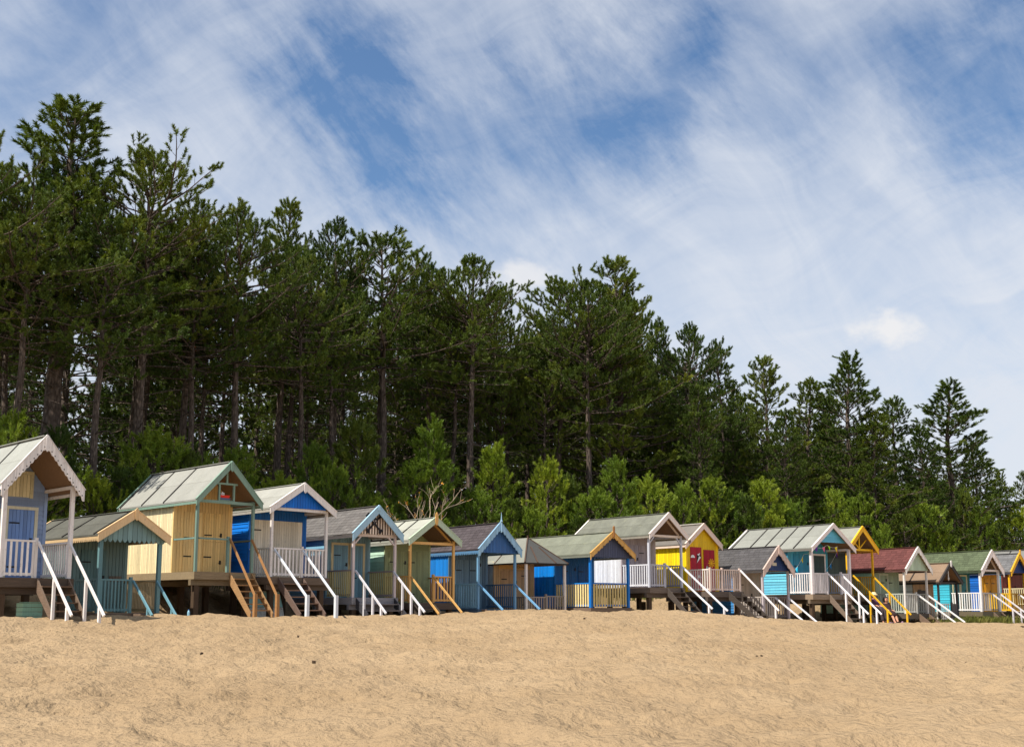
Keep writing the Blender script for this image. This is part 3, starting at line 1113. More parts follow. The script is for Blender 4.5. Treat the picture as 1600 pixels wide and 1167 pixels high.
# 3 cream stilt hut
HS.append(dict(at=(-9.19, 35.0), zf=2.75, th=47, rh=1.18, eave=2.19, apex=3.53, len=4.9, pd=1.42, seed=3, side=(248, 230, 184), front=(238, 202, 134), trim=SAGE,  # front is the side's cream deepened, porch shade put into the paint
    clad='v', roof='felt', rc=(172, 172, 164), battens=(.4, .68, .97), barge='plain', barge_h=.14, finial=(.03, .32, 'plate', SAGE), hw=1.05, post=(122, 150, 138),
    doors=[dict(x0=-.72, x1=-.06, col=(238, 204, 138), z1=1.98, hinges=(.5, 1.1), lock=False), dict(x0=.02, x1=.74, col=(234, 198, 128), z1=1.98, z0=1.05, hinges=(.2,), lock=True, zl=1.2), dict(x0=.02, x1=.74, col=(232, 196, 128), z1=1.03, hinges=(.5,), zl=.3)],
    gable=dict(type='frame', beam=SAGE, col=SAGE, z=2.24),
    rails=[dict(w='L', c=(118, 150, 142), nobal=True, h=1.05), dict(w='F', x0=-.95, x1=.12, c=(118, 150, 142), nobal=True, h=1.05, n1=1), dict(w='R', c=(86, 100, 84), nobal=True, h=1.05)],
    steps=dict(x=(.16, .98), run=1.25, hr=(176, 130, 84), hpaint=False, hrun=1.5, zend=.62, ztop=1.08, hposts=(), newel=True, wood=(170, 130, 88), str=(176, 138, 96)), deckc=(150, 132, 104),
    label='cream boarded stilt hut with sage green porch frame and wooden steps'))
# 4 royal blue hut
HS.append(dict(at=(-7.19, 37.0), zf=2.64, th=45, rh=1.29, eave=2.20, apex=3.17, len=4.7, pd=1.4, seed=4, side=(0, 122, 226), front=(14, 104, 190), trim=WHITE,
    clad='h', roof='felt', rc=(176, 176, 168), battens=(), barge='plain', barge_h=.17, finial=(.0, .34, 'plate', WHITE), eavec=(170, 166, 158), hw=1.12,
    doors=[dict(x0=-1.0, x1=.98, col=(236, 226, 204), z1=1.98, hinges=(1.6,), lock=False)],
    gable=dict(type='panel', col=(0, 112, 218), beam=WHITE, z=2.28),
    rails=[dict(w='L', c=(206, 208, 206)), dict(w='F', x0=-1.02, x1=.12, c=WHITE, n1=1), dict(w='F', x0=.2, x1=1.02, c=WHITE), dict(w='R', c=WHITE)],
    steps=dict(x=(-.85, .12), run=1.35, hr=(222, 228, 236), hrun=1.95, zend=.62, ztop=.9, hposts=(), newel=True, wood=(146, 116, 96), str=(120, 100, 90), hx=(-1.0, .12)),
    label='bright blue stilt hut with white porch, blue gable triangle and white picket balustrade'))
# 5 grey-blue hut with the skull
HS.append(dict(at=(-4.88, 39.0), zf=1.98, th=42, rh=1.05, eave=2.16, apex=3.25, len=4.4, pd=1.75, seed=5, side=(126, 176, 200), front=(122, 158, 172), trim=(162, 198, 220),
    clad='h', roof='shingle', rc=(124, 120, 118), barge='plain', barge_h=.19, finial=(.0, .2, 'plate', (158, 194, 216)), eavec=(84, 80, 80), post=(214, 200, 198), brace=True,
    doors=[dict(x0=-.66, x1=-.02, col=(112, 150, 168), z1=1.92, z0=.05, frame=(206, 190, 150), zl=1.15, lock=True), dict(x0=.06, x1=.62, col=(108, 148, 166), z1=1.92, frame=(206, 190, 150), lock=False, hinges=(.7, .9))],
    gable=dict(type='slats', col=(240, 220, 202), beam=(210, 192, 178), z=2.20),
    rails=[dict(w='L', c=(150, 138, 136), bc=(190, 178, 120), sp=.12), dict(w='R', c=(150, 138, 136), bc=(184, 172, 116), sp=.12)],
    steps=dict(x=(-.82, .82), run=.75, hr=(216, 216, 222), hrun=1.85, zend=.1, hposts=(.3, .58, .85), wood=(128, 122, 122), str=(70, 70, 76)), deckc=(150, 148, 152),
    label='grey blue hut with a black skull and crossbones in its slatted gable'))
# 6 sage hut with timber porch
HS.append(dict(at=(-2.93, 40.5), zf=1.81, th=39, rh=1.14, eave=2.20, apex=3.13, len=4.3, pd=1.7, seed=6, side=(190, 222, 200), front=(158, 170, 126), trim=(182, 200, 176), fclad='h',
    clad='h', roof='felt', rc=(182, 184, 172), battens=(.24, .44, .64, .86), barge='plain', barge_h=.17, finial=(.2, .3, 'oval', (216, 168, 96)), hw=1.0, post=(224, 176, 104), eavec=(160, 160, 150),
    doors=[dict(x0=-.86, x1=-.06, col=(150, 160, 118), z1=1.95, zl=1.45), dict(x0=.0, x1=.72, col=(148, 158, 116), z1=1.95, lock=False)],
    gable=dict(type='brace', col=(200, 150, 76), beam=(226, 178, 108), z=2.18),
    rails=[dict(w='L', c=(212, 166, 98), bw=.045), dict(w='F', x0=.06, x1=.9, c=(212, 162, 92), n0=1, bw=.045), dict(w='R', c=(180, 130, 72), bw=.045)],
    steps=dict(x=(-.9, .0), run=.5, hr=(212, 166, 100), hpaint=False, hrun=1.75, zend=.02, hposts=(), hx=(-.95, .06), wood=(96, 84, 72), str=(80, 72, 64)), deckc=(90, 78, 70),
    label='sage green hut with bare yellow timber porch posts and an oval wooden finial'))
# 7 steel blue hut with spire
HS.append(dict(at=(-0.55, 42.5), zf=1.58, th=39, rh=1.02, eave=2.21, apex=3.32, len=4.3, pd=1.93, seed=7, side=(28, 136, 226), front=(92, 122, 146), trim=(150, 192, 222),
    clad='v', roof='shingle', rc=(92, 84, 88), barge='scallop', nscal=9, barge_h=.2, finial=(.42, .38, 'spike', (150, 186, 212)), hw=.93, post=(112, 160, 196), eavec=(86, 130, 170), eave_scallop=True,
    doors=[dict(x0=-.66, x1=-.0, col=(104, 132, 150), z1=1.95, lock=False), dict(x0=.04, x1=.66, col=(100, 130, 150), z1=1.95, zl=1.7)],
    gable=dict(type='scallop', col=(62, 112, 176), z=2.18, sc=.035, bw=.07),
    rails=[dict(w='L', c=(140, 186, 210), sp=.15, bw=.085), dict(w='R', c=(70, 104, 136), bw=.05)],
    steps=dict(x=(-.8, .8), run=.3, hr=(112, 164, 206), hrun=1.45, zend=.0, hposts=(), hx=(-.9, .9)), deckc=(80, 100, 120),
    label='steel blue hut with spiked finial, scalloped pale blue bargeboards and dark shingle roof'))
# 8 tan hut with hipped roof
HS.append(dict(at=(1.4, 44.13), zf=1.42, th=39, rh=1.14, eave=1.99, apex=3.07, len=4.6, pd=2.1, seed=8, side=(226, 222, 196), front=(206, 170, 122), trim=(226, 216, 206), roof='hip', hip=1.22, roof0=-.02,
    clad='v', hw=1.05, pw=.09, post=(232, 224, 218),
    doors=[dict(x0=-.72, x1=-.02, col=(202, 164, 122), z1=1.72, hinges=(1.35,), lock=False), dict(x0=.0, x1=.66, col=(206, 172, 132), z1=1.72, zl=1.2, hside=1)],
    rails=[dict(w='F', x0=-.96, x1=-.05, c=(150, 138, 128), h=.62, bw=.06, sp=.12), dict(w='F', x0=.0, x1=.96, c=(140, 130, 122), h=.66, bw=.06, sp=.12, n0=1), dict(w='L', c=(140, 128, 120), h=.62)],
    label='low tan hut with a hipped grey felt roof and a weathered picket fence'))
# 9 bright blue hut with fretted boards
HS.append(dict(at=(4.06, 45.0), zf=1.63, th=39, rh=1.24, eave=2.09, apex=3.08, len=6.0, pd=2.23, seed=9, side=(0, 134, 230), front=(0, 98, 166), trim=(0, 112, 196), rpatch=.9,  # front blue is the side blue darkened, its shade put into the colour
    clad='v', roof='felt', rc=(136, 140, 124), battens=(), barge='fret', nscal=8, bargec=(218, 170, 92), barge_h=.18, finial=(.26, .24, 'plate', (170, 118, 64)), hw=1.1, post=(10, 118, 206), eavec=(120, 124, 112),
    doors=[dict(x0=-.7, x1=.1, col=(0, 88, 150), z1=1.78, hinges=(1.5,), lock=True, zl=1.55), dict(x0=.2, x1=.8, col=(0, 84, 146), z1=1.78, lock=False)],
    gable=dict(type='scallop', col=(74, 82, 110), z=2.06, sc=.035, bw=.1), pw=.1,
    rails=[dict(w='L', c=(0, 122, 210), bc=(244, 222, 156), bw=.075, sp=.145, h=.98), dict(w='F', x0=-.98, x1=.98, c=(0, 104, 190), bc=(214, 190, 124), bw=.07, sp=.15, h=.98), dict(w='R', c=(0, 104, 190), bc=(230, 206, 140), bw=.07, sp=.15, h=.98)],  # side balusters sunlit cream, front ones the same cream toned for shade
    label='bright blue hut with fretted yellow bargeboards and cream balusters in a blue balustrade'))
# 10 white and grey stilt hut
HS.append(dict(at=(6.65, 47.0), zf=2.49, th=39, rh=1.16, eave=2.15, apex=3.18, len=4.8, pd=1.68, seed=10, side=(232, 234, 240), front=(176, 166, 172), trim=(236, 224, 216), rpatch=1.0,
    clad='v', roof='felt', rc=(132, 134, 122), battens=(), barge='plain', barge_h=.16, brace=True, post=(206, 210, 222), hw=1.03, eavec=(150, 144, 132),
    doors=[dict(x0=-.74, x1=-.03, col=(164, 158, 172), z1=1.88, zl=1.2, hinges=(1.6,)), dict(x0=.0, x1=.7, col=(168, 160, 170), z1=1.88, lock=False)],
    gable=dict(type='brace', col=(226, 206, 186), beam=(228, 212, 196), z=2.2),
    rails=[dict(w='L', c=(224, 226, 234)), dict(w='F', x0=-.94, x1=-.05, c=(190, 190, 200), n1=1, bw=.05), dict(w='R', c=(150, 150, 170), bw=.05)],
    steps=dict(x=(-.0, .85), run=1.15, hr=(228, 230, 238), hrun=2.5, zend=.22, ztop=.95, hposts=(.93,), wood=(110, 96, 84), str=(88, 80, 74), hx=(-.0, .95)), deckc=(124, 110, 98),
    label='white sided stilt hut with lilac grey doors, white barge boards and a lichen patched roof'))
# 11 yellow hut with red doors
HS.append(dict(at=(9.48, 48.41), zf=2.34, th=38, rh=1.18, eave=2.04, apex=3.06, len=4.6, pd=1.40, seed=11, side=(252, 226, 24), front=(246, 200, 16), trim=(236, 212, 196), roof0=1.26,  # front yellow is the side yellow with its shade mixed in
    clad='v', roof='felt', rc=(128, 122, 116), battens=(), barge='plain', barge_h=.17, ridge=(220, 214, 204), hw=1.03, noposts=True,
    doors=[dict(x0=-.80, x1=-.07, col=(176, 20, 44), z1=2.0, hinges=(), lock=False), dict(x0=.08, x1=.80, col=(170, 18, 40), z1=1.9, hinges=(), lock=False)],
    rails=[dict(w='L', c=(240, 232, 224), bw=.06), dict(w='F', x0=-.98, x1=-.2, c=(226, 204, 192), n0=1, n1=1, bw=.06), dict(w='F', x0=-.12, x1=.98, c=(226, 206, 194), n1=1, bw=.06)],  # side rail sunlit white; front rails carry a pinkish shade in their colour
    steps=dict(x=(.1, .95), run=1.55, hr=(236, 230, 232), hrun=2.05, zend=.42, ztop=.95, hposts=(.92,), hx=(.98,), wood=(96, 84, 74), str=(78, 70, 64)), deckc=(104, 92, 84),
    label='yellow hut with red doors painted with kites, clouds and a flower'))
# 12 low hut with navy gable
HS.append(dict(at=(11.96, 49.5), zf=1.15, th=37, rh=1.03, eave=2.10, apex=3.23, len=4.6, pd=1.7, seed=12, side=(66, 140, 204), front=(190, 168, 146), trim=(214, 190, 178),
    clad='h', roof='shingle', rc=(96, 94, 96), barge='scallop', nscal=6, barge_h=.24, finial=(.06, .4, 'plate', (214, 190, 178)), post=(196, 186, 190), eavec=(70, 68, 68),
    doors=[dict(x0=-.62, x1=.3, col=(186, 164, 142), z1=1.9)],
    gable=dict(type='panel', col=(34, 62, 116), z=2.14),
    rails=[dict(w='L', c=(182, 172, 164), bw=.06), dict(w='F', x0=-.86, x1=-.1, c=(170, 160, 152), bw=.06), dict(w='R', c=(170, 158, 150), bw=.06)],
    steps=dict(x=(-.1, .8), run=.3, hr=(226, 226, 232), hrun=1.56, zend=.0, hposts=()),
    label='low beige fronted hut with a navy gable, slate grey shingles and pinkish scalloped boards'))
# 13 aqua stilt hut
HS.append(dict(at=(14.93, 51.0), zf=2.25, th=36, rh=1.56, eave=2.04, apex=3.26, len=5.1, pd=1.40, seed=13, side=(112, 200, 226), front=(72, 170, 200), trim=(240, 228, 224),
    clad='h', roof='felt', rc=(164, 166, 158), battens=(.2, .38, .56, .74, .97), barge='plain', barge_h=.15, hw=1.42, pw=.12, post=(238, 230, 230), eavec=(120, 116, 110),
    doors=[dict(x0=-1.05, x1=.05, col=(52, 152, 188), z1=1.9, hinges=(1.3,), zl=1.4), dict(x0=.42, x1=1.2, col=(40, 66, 66), z1=1.86, frame=(236, 232, 230), lock=False, hinges=())],  # second door is a flat dark panel, painted shade of an open doorway
    gable=dict(type='hpanel', col=(104, 190, 220), z=2.40),
    rails=[dict(w='L', c=(236, 232, 232), bw=.06), dict(w='F', x0=-1.3, x1=-.3, c=(226, 220, 220), n1=1, bw=.075, sp=.11), dict(w='F', x0=.72, x1=1.3, c=(226, 220, 220), n0=1, bw=.075, sp=.11), dict(w='R', c=(216, 212, 216), bw=.06)],
    steps=dict(x=(-.28, .68), run=1.2, hr=(238, 236, 240), hrun=2.1, zend=.42, ztop=.95, hposts=(.45, .88), wood=(120, 104, 90), str=(132, 116, 102)), deckc=(150, 132, 112),
    label='large aqua stilt hut with white porch hung with bunting'))
# 14 yellow porch hut
HS.append(dict(at=(17.10, 53.5), zf=2.19, th=35, rh=1.12, eave=2.21, apex=3.38, len=4.4, pd=1.6, seed=14, side=(60, 84, 84), front=(66, 86, 84), trim=(248, 188, 26),
    clad='v', roof='felt', rc=(158, 158, 148), battens=(.6,), barge='plain', barge_h=.17, hw=1.0,
    gable=dict(type='spokes', col=(246, 190, 24), beam=(246, 190, 24), z=2.26), doors=[dict(x0=-.5, x1=.4, col=(80, 100, 96))],
    rails=[dict(w='L', c=(214, 160, 20)), dict(w='R', c=(206, 156, 26), bw=.05)],
    steps=dict(x=(-.62, .88), run=1.3, hr=(226, 176, 26), hrun=2.05, zend=.42, ztop=1.0, hposts=(.45, .9), wood=(90, 80, 70), str=(70, 62, 56)), deckc=(110, 96, 80),
    label='hut with a bright yellow porch frame and spoked gable, behind the aqua hut'))
# 15 red-roofed pale green hut
HS.append(dict(at=(19.96, 54.0), zf=1.35, th=34, rh=1.0, eave=2.09, apex=3.24, len=5.4, pd=1.75, seed=15, side=(180, 222, 200), front=(172, 190, 162), trim=(240, 236, 230),
    clad='h', fclad='v', roof='shingle', rc=(118, 70, 67), barge='curl', nscal=14, barge_h=.17, hw=.9, post=(226, 222, 216), eavec=(90, 60, 56),
    doors=[dict(x0=-.55, x1=-.02, col=(166, 186, 160), z1=1.9, frame=(206, 214, 196), zl=1.6), dict(x0=.08, x1=.6, col=(170, 190, 164), z1=1.9, lock=False)],
    gable=dict(type='panel', col=(196, 216, 190), z=2.1),
    rails=[dict(w='L', c=(190, 196, 184), bw=.055), dict(w='F', x0=-.8, x1=.0, c=(214, 214, 206), bw=.055, n1=1), dict(w='R', c=(200, 200, 192), bw=.055)],
    steps=dict(x=(.04, .8), run=.6, hr=(226, 226, 226), hrun=2.0, zend=.05, hposts=()), deckc=(96, 88, 78),
    label='pale green hut with a maroon shingle roof and white barge boards'))
# 16 small dark-framed hut
HS.append(dict(at=(21.92, 55.0), zf=1.01, th=33, rh=.86, eave=1.87, apex=2.85, len=3.4, pd=1.5, seed=16, side=(232, 230, 222), front=(186, 152, 112), trim=(52, 46, 44),
    clad='h', roof='felt', rc=(152, 128, 106), battens=(.5,), barge='plain', barge_h=.13, finial=(.12, .22, 'plate', (230, 226, 222)), post=(44, 40, 40), eavec=(46, 42, 40), hw=.76,
    doors=[dict(x0=-.5, x1=.2, col=(60, 52, 48), z1=1.5)],
    gable=dict(type='pendant', col=(230, 226, 222), beam=(50, 44, 42), z=1.86),
    rails=[dict(w='L', c=(214, 206, 196), bw=.06), dict(w='F', x0=-.7, x1=.05, c=(210, 202, 192), bw=.06, h=.8), dict(w='F', x0=.28, x1=.68, c=(90, 84, 80), bw=.09, sp=.1, n0=1, h=.8)],
    label='small dark framed hut with a brown felt roof and a white finial'))
# 17 green-roofed hut
HS.append(dict(at=(24.92, 57.0), zf=1.44, th=32, rh=.90, eave=2.05, apex=3.16, len=5.2, pd=1.85, seed=17, side=(66, 190, 214), front=(40, 120, 128), trim=(238, 226, 220),
    clad='h', fclad='v', roof='shingle', rc=(102, 114, 86), barge='scallop', nscal=8, barge_h=.22, hw=.80, pw=.1, post=(238, 234, 232), eavec=(60, 74, 56),
    doors=[dict(x0=-.55, x1=-.1, col=(44, 126, 134), z1=1.85, frame=(206, 200, 160), lock=False), dict(x0=.08, x1=.5, col=(46, 128, 134), z1=1.85, frame=(206, 200, 160))],
    gable=dict(type='brace', col=(232, 204, 180), beam=(236, 222, 212), z=2.12),
    rails=[dict(w='L', c=(242, 240, 238), bw=.06), dict(w='F', x0=-.7, x1=.02, c=(190, 180, 172), bw=.06), dict(w='R', c=(190, 180, 172), bw=.06)],
    steps=dict(x=(.04, .72), run=.6, hr=(214, 210, 214), hrun=2.1, zend=.0, hposts=(.55,)), deckc=(110, 100, 80),
    label='teal hut with a mossy green shingle roof and white scalloped boards'))
# 18 yellow and blue hut
HS.append(dict(at=(27.28, 59.0), zf=1.43, th=32, rh=.80, eave=2.05, apex=3.11, len=4.4, pd=1.7, seed=18, side=(20, 104, 196), front=(222, 162, 20), trim=(240, 180, 22),
    clad='h', fclad='v', roof='shingle', rc=(126, 126, 128), barge='scallop', nscal=9, barge_h=.16, finial=(.2, .1, 'plate', (240, 180, 22)), hw=.7, eavec=(50, 60, 80),
    doors=[dict(x0=-.5, x1=.0, col=(224, 160, 18), z1=1.8), dict(x0=.05, x1=.52, col=(220, 156, 18), z1=1.8, lock=False)],
    gable=dict(type='panel', col=(22, 56, 120), z=2.06),
    rails=[dict(w='L', c=(240, 190, 40), bw=.055), dict(w='F', x0=-.6, x1=-.02, c=(170, 130, 40), bw=.055), dict(w='R', c=(230, 180, 50), bw=.055)],
    steps=dict(x=(.0, .6), run=.6, hr=(236, 234, 232), hrun=2.0, zend=.05, hposts=(.7,)), deckc=(100, 88, 70),
    label='hut with yellow doors and yellow scalloped gable boards at the right'))
# 19 hut cut by the right edge
HS.append(dict(at=(29.6, 61.6), zf=1.75, th=32, rh=1.05, eave=2.0, apex=3.15, len=4.6, pd=1.6, seed=19, side=(66, 142, 160), front=(128, 56, 44), trim=(220, 216, 210),
    clad='h', fclad='v', roof='felt', rc=(150, 150, 146), battens=(.35, .7), barge='plain', barge_h=.16, hw=.92,
    doors=[dict(x0=-.45, x1=.3, col=(120, 50, 40), z1=1.8)], gable=dict(type='panel', col=(220, 216, 210), z=2.0),
    rails=[dict(w='L', c=(226, 214, 170)), dict(w='F', x0=-.85, x1=.0, c=(226, 214, 170)), dict(w='R', c=(226, 214, 170))],
    steps=dict(x=(.05, .8), run=.9, hr=(230, 230, 230), hrun=1.9, zend=.1, hposts=(.7,)),
    label='teal sided hut with rust red front and grey roof, cut by the right edge'))
HUT = {}
for S in HS:
    HUT[S['seed']] = hut(S) + (S,)
# ------------------------------------------------------------------ pines
def needles(P, D, L, nn, nl, nw, rng, spread=(0.55, 1.2)):
    """needle tufts: P points, D shoot directions, L shoot lengths; returns triangles (k*3, 3)"""
    m = len(P)
    P = np.repeat(P, nn, 0); D = np.repeat(D, nn, 0); L = np.repeat(L, nn)
    k = len(P)
    r = rng.normal(size=(k, 3))
    r -= (r * D).sum(1, keepdims=True) * D
    r /= np.linalg.norm(r, axis=1, keepdims=True) + 1e-9
    t = rng.random(k) ** 0.8
    a = rng.uniform(spread[0], spread[1], k) * (1.15 - 0.55 * t)
    d = D * np.cos(a)[:, None] + r * np.sin(a)[:, None]
    b = P + D * (L * t)[:, None]
    side = np.cross(d, rng.normal(size=(k, 3)))
    side /= np.linalg.norm(side, axis=1, keepdims=True) + 1e-9
    ln = nl * rng.uniform(0.75, 1.2, k)
    w = nw * rng.uniform(0.7, 1.2, k)
    V = np.empty((k, 3, 3))
    V[:, 0] = b - side * (w / 2)[:, None]
    V[:, 1] = b + side * (w / 2)[:, None]
    V[:, 2] = b + d * ln[:, None]
    return V.reshape(-1, 3)


def tri_mesh(name, V, mat):
    me = bpy.data.meshes.new(name)
    n = len(V)
    me.vertices.add(n)
    me.vertices.foreach_set('co', V.astype(np.float32).ravel())
    me.loops.add(n); me.polygons.add(n // 3)
    me.loops.foreach_set('vertex_index', np.arange(n, dtype=np.int32))
    me.polygons.foreach_set('loop_start', np.arange(0, n, 3, dtype=np.int32))
    me.update()
    me.materials.append(mat)
    o = bpy.data.objects.new(name, me)
    COL.objects.link(o)
    return o


def unit(v):
    return v / (np.linalg.norm(v) + 1e-9)


def make_pine(name, seed, H, Rc, base, prof, lean=0.0, tuft=0.34, nn=84, nl=0.135, nw=0.030, mat=None, young=False, dens=1.0):
    """a pine: bare lower trunk with dead snags, whorls of limbs that turn up at the ends, shoots of needles"""
    rng = np.random.default_rng(seed)
    root = empty(name, (0, 0, 0))
    K = 16
    wob = np.cumsum(rng.normal(size=(K + 1, 2)) * 0.012 * H / 4, 0) * np.linspace(0, 1, K + 1)[:, None]
    tr = np.array([[wob[i, 0] + lean * H * (i / K) ** 1.6, wob[i, 1], H * i / K] for i in range(K + 1)])
    r0 = 0.0112 * H + 0.02
    rad = [r0 * ((1 - i / K) ** 0.75) * (1.25 if i == 0 else 1) + 0.012 for i in range(K + 1)]
    tb = MB()
    tb.tube([tuple(p) for p in tr], rad, 9)
    at = lambda z: np.array([np.interp(z, tr[:, 2], tr[:, 0]), np.interp(z, tr[:, 2], tr[:, 1]), z])
    lb = MB()
    TP, TD, TL = [], [], []
    z = base * H
    ang = rng.random() * 6.28
    while z < H * 0.985:
        t = (z - base * H) / (H * (1 - base))
        nb = rng.integers(4, 7) if not young else rng.integers(4, 6)
        for j in range(nb):
            ang += 6.283 / nb + rng.normal() * 0.25
            ln = Rc * prof(t) * rng.uniform(0.62, 1.15)
            if rng.random() < (0.13 if not young else .05):
                ln *= 1.3
            if ln < 0.15:
                continue
            el = (0.0 + 0.85 * t ** 1.2 if not young else 0.35 + 0.5 * t) + rng.normal() * 0.13
            d0 = np.array([math.cos(ang) * math.cos(el), math.sin(ang) * math.cos(el), math.sin(el)])
            p = at(z + rng.normal() * 0.08)
            n = max(4, int(ln / 0.3))
            pts = [p.copy()]
            d = d0.copy()
            for q in range(n):
                d = unit(d + np.array([0, 0, (0.075 if q > n * .45 else -0.01)]) + rng.normal(size=3) * 0.075)
                p = p + d * ln / n
                pts.append(p.copy())
            br = 0.012 + 0.010 * ln
            lb.tube([tuple(x) for x in pts], [br * (1 - .85 * q / n) + .004 for q in range(n + 1)], 5, cap=False)
            # side shoots
            f0 = 0.34 if not young else 0.38
            step = (0.19 if not young else 0.34) / dens
            s = f0 * ln
            sd = 1
            while s < ln:
                qf = s / ln * n
                q = int(min(qf, n - 1))
                pp = pts[q] + (pts[q + 1] - pts[q]) * (qf - q)
                bd = unit(pts[q + 1] - pts[q])
                sidev = unit(np.cross(bd, [0, 0, 1.0])) * sd
                sd = -sd
                tl = (0.25 + 0.62 * (1 - s / ln) * min(1.0, ln / 2.0)) * rng.uniform(0.6, 1.25)
                td = unit(bd * 0.75 + sidev * rng.uniform(0.4, 1.1) + np.array([0, 0, rng.uniform(-0.05, 0.5)]))
                e = pp + td * tl
                if tl > .3:
                    lb.tube([tuple(pp), tuple(pp + td * tl * .5), tuple(e)], [.010, .008, .004], 3, cap=False)
                m = max(1, int(tl / (0.25 if not young else .38)))
                for u in range(m):
                    c = pp + td * tl * (u + 1) / m
                    up = np.array([0, 0, rng.uniform(0.35, 1.3) if not young else rng.uniform(.8, 2.0)])
                    dd = unit(td * 0.7 + up + rng.normal(size=3) * 0.35)
                    TP.append(c - dd * tuft * .3); TD.append(dd); TL.append(tuft * rng.uniform(0.7, 1.2))
                s += step * rng.uniform(0.7, 1.3)
            dd = unit(d + np.array([0, 0, 0.6]) + rng.normal(size=3) * .15)
            for _ in range(2):
                d2 = unit(dd + rng.normal(size=3) * .35)
                TP.append(pts[-1] - d2 * tuft * .2); TD.append(d2); TL.append(tuft * 1.1)
        z += (0.20 + 0.022 * H * (1 - 0.55 * t)) * rng.uniform(0.75, 1.2) * (1 if not young else 1.1)
    # leader
    for i in range(5):
        dd = unit(np.array([rng.normal() * .25, rng.normal() * .25, 1]))
        TP.append(tr[-1] - [0, 0, .12 * i]); TD.append(dd); TL.append(tuft * 1.2)
    # dead snags on the bare trunk
    if not young:
        z = H * 0.10
        while z < base * H:
            for j in range(rng.integers(1, 4)):
                a = rng.random() * 6.28
                ln = rng.uniform(0.5, 2.6) * (0.4 + z / (base * H))
                p = at(z); pts = [tuple(p)]
                d = np.array([math.cos(a), math.sin(a), rng.uniform(-.25, .25)])
                for q in range(5):
                    d = unit(d + rng.normal(size=3) * .16 + [0, 0, -.03])
                    p = p + d * ln / 5
                    pts.append(tuple(p))
                    if rng.random() < .5 and ln > 1:
                        e = p + unit(d + rng.normal(size=3) * .7) * ln * .28
                        lb.tube([tuple(p), tuple(e)], [.010, .004], 3, cap=False)
                lb.tube(pts, [.026, .022, .018, .014, .009, .005], 4, cap=False)
            z += rng.uniform(0.35, 0.8)
    k0 = len(tb.v)
    tb.v += lb.v; tb.f += [tuple(i + k0 for i in f) for f in lb.f]; tb.m += lb.m
    tb.build('trunk', BARK, root, smooth=True)
    V = needles(np.array(TP), np.array(TD), np.array(TL), nn, nl, nw, rng)
    c = tri_mesh('crown', V, mat)
    c.parent = root
    return root, float(np.quantile(V[:, 2], 0.9995))


def dup_tree(root, loc, rz, sc):
    r = root.copy()
    COL.objects.link(r)
    r.location = loc; r.rotation_euler = (0, 0, rz); r.scale = (sc[0], sc[0], sc[1])
    for ch in list(root.children):
        c = ch.copy()
        COL.objects.link(c)
        c.parent = r
    return r


p_cone = lambda t: (0.45 + 0.60 * math.sin(math.pi * min(1, t * 1.1 + .12)) ** .8) * min(1, (1 - t) * 2.0) ** .8 + 0.06
p_round = lambda t: (0.50 + 0.60 * math.sin(math.pi * (0.10 + 0.78 * t))) * (1.12 - .45 * t) * min(1, (1 - t) * 2.7) ** .75 + .06
p_spire = lambda t: 1.05 * (1 - t) ** 0.85 * (0.78 + 0.3 * math.sin(t * 9)) + 0.07
p_tier = lambda t: ((0.60 + 0.5 * abs(math.sin(t * 8.5))) * min(1, (1 - t) * 1.8) ** .8 + .07)
p_wide = lambda t: 1.08 * (1 - t) ** 0.95 * (0.85 + 0.25 * math.sin(t * 11)) + 0.07
PROTO = [
    make_pine('pine_tree', 11, 16, 3.1, .58, p_round, mat=PINE),
    make_pine('pine_tree', 12, 17, 3.0, .60, p_cone, .01, mat=PINE),
    make_pine('pine_tree', 13, 17, 2.8, .50, p_spire, mat=PINE),
    make_pine('pine_tree', 14, 15, 3.3, .58, p_tier, -.02, mat=PINE, dens=.85),
    make_pine('pine_tree', 15, 16, 3.0, .60, p_round, .04, mat=PINE, dens=.9),
    make_pine('pine_tree', 16, 15, 3.7, .16, p_wide, mat=PINE, dens=1.0),
    make_pine('pine_tree', 17, 15, 3.2, .30, p_spire, mat=PINE, dens=1.0),
]
p_y1 = lambda t: (1 - t) ** .6 * .95 + .08
p_y3 = lambda t: (math.sin(math.pi * min(1, .25 + .62 * t)) ** .8) * min(1, (1 - t) * 2.2) ** .7 + .08
p_y2 = lambda t: math.sin(math.pi * (.18 + .8 * t)) ** .7
YPROTO = [
    make_pine('young_pine', 31, 4.2, 1.5, .08, p_y1, tuft=.42, nn=90, nl=.13, nw=.028, mat=YOUNG, young=True),
    make_pine('young_pine', 32, 3.8, 1.35, .06, p_y3, tuft=.44, nn=90, nl=.13, nw=.028, mat=YOUNG, young=True),
    make_pine('young_pine', 33, 5.0, 1.2, .10, p_y1, tuft=.44, nn=90, nl=.13, nw=.028, mat=YOUNG, young=True, dens=.85),
    make_pine('young_pine', 34, 4.4, 1.4, .06, p_y1, tuft=.42, nn=90, nl=.13, nw=.028, mat=PINE, young=True),  # darker needles put shade among the young pines into the colour
]


def tan_xz(px, py):
    d = sky_dir(px, py)
    return d[0] / d[1], d[2] / d[1]


def front_y(x):
    return float(np.interp(x, FX, FY))


trng = random.Random(77)
used = set()


def place(protos, idx, x, y, h, rz, group, label, cat, wide=1.0):
    root, H = protos[idx]
    g = ground_z(x, y) - .12
    k = (h - g) / H
    sc = (k * wide, k)
    key = id(root)
    if key not in used:
        used.add(key)
        root.location = (x, y, g); root.rotation_euler = (0, 0, rz); root.scale = (sc[0], sc[0], sc[1])
        r = root
    else:
        r = dup_tree(root, (x, y, g), rz, sc)
    tag(r, label, cat, group)
    return r


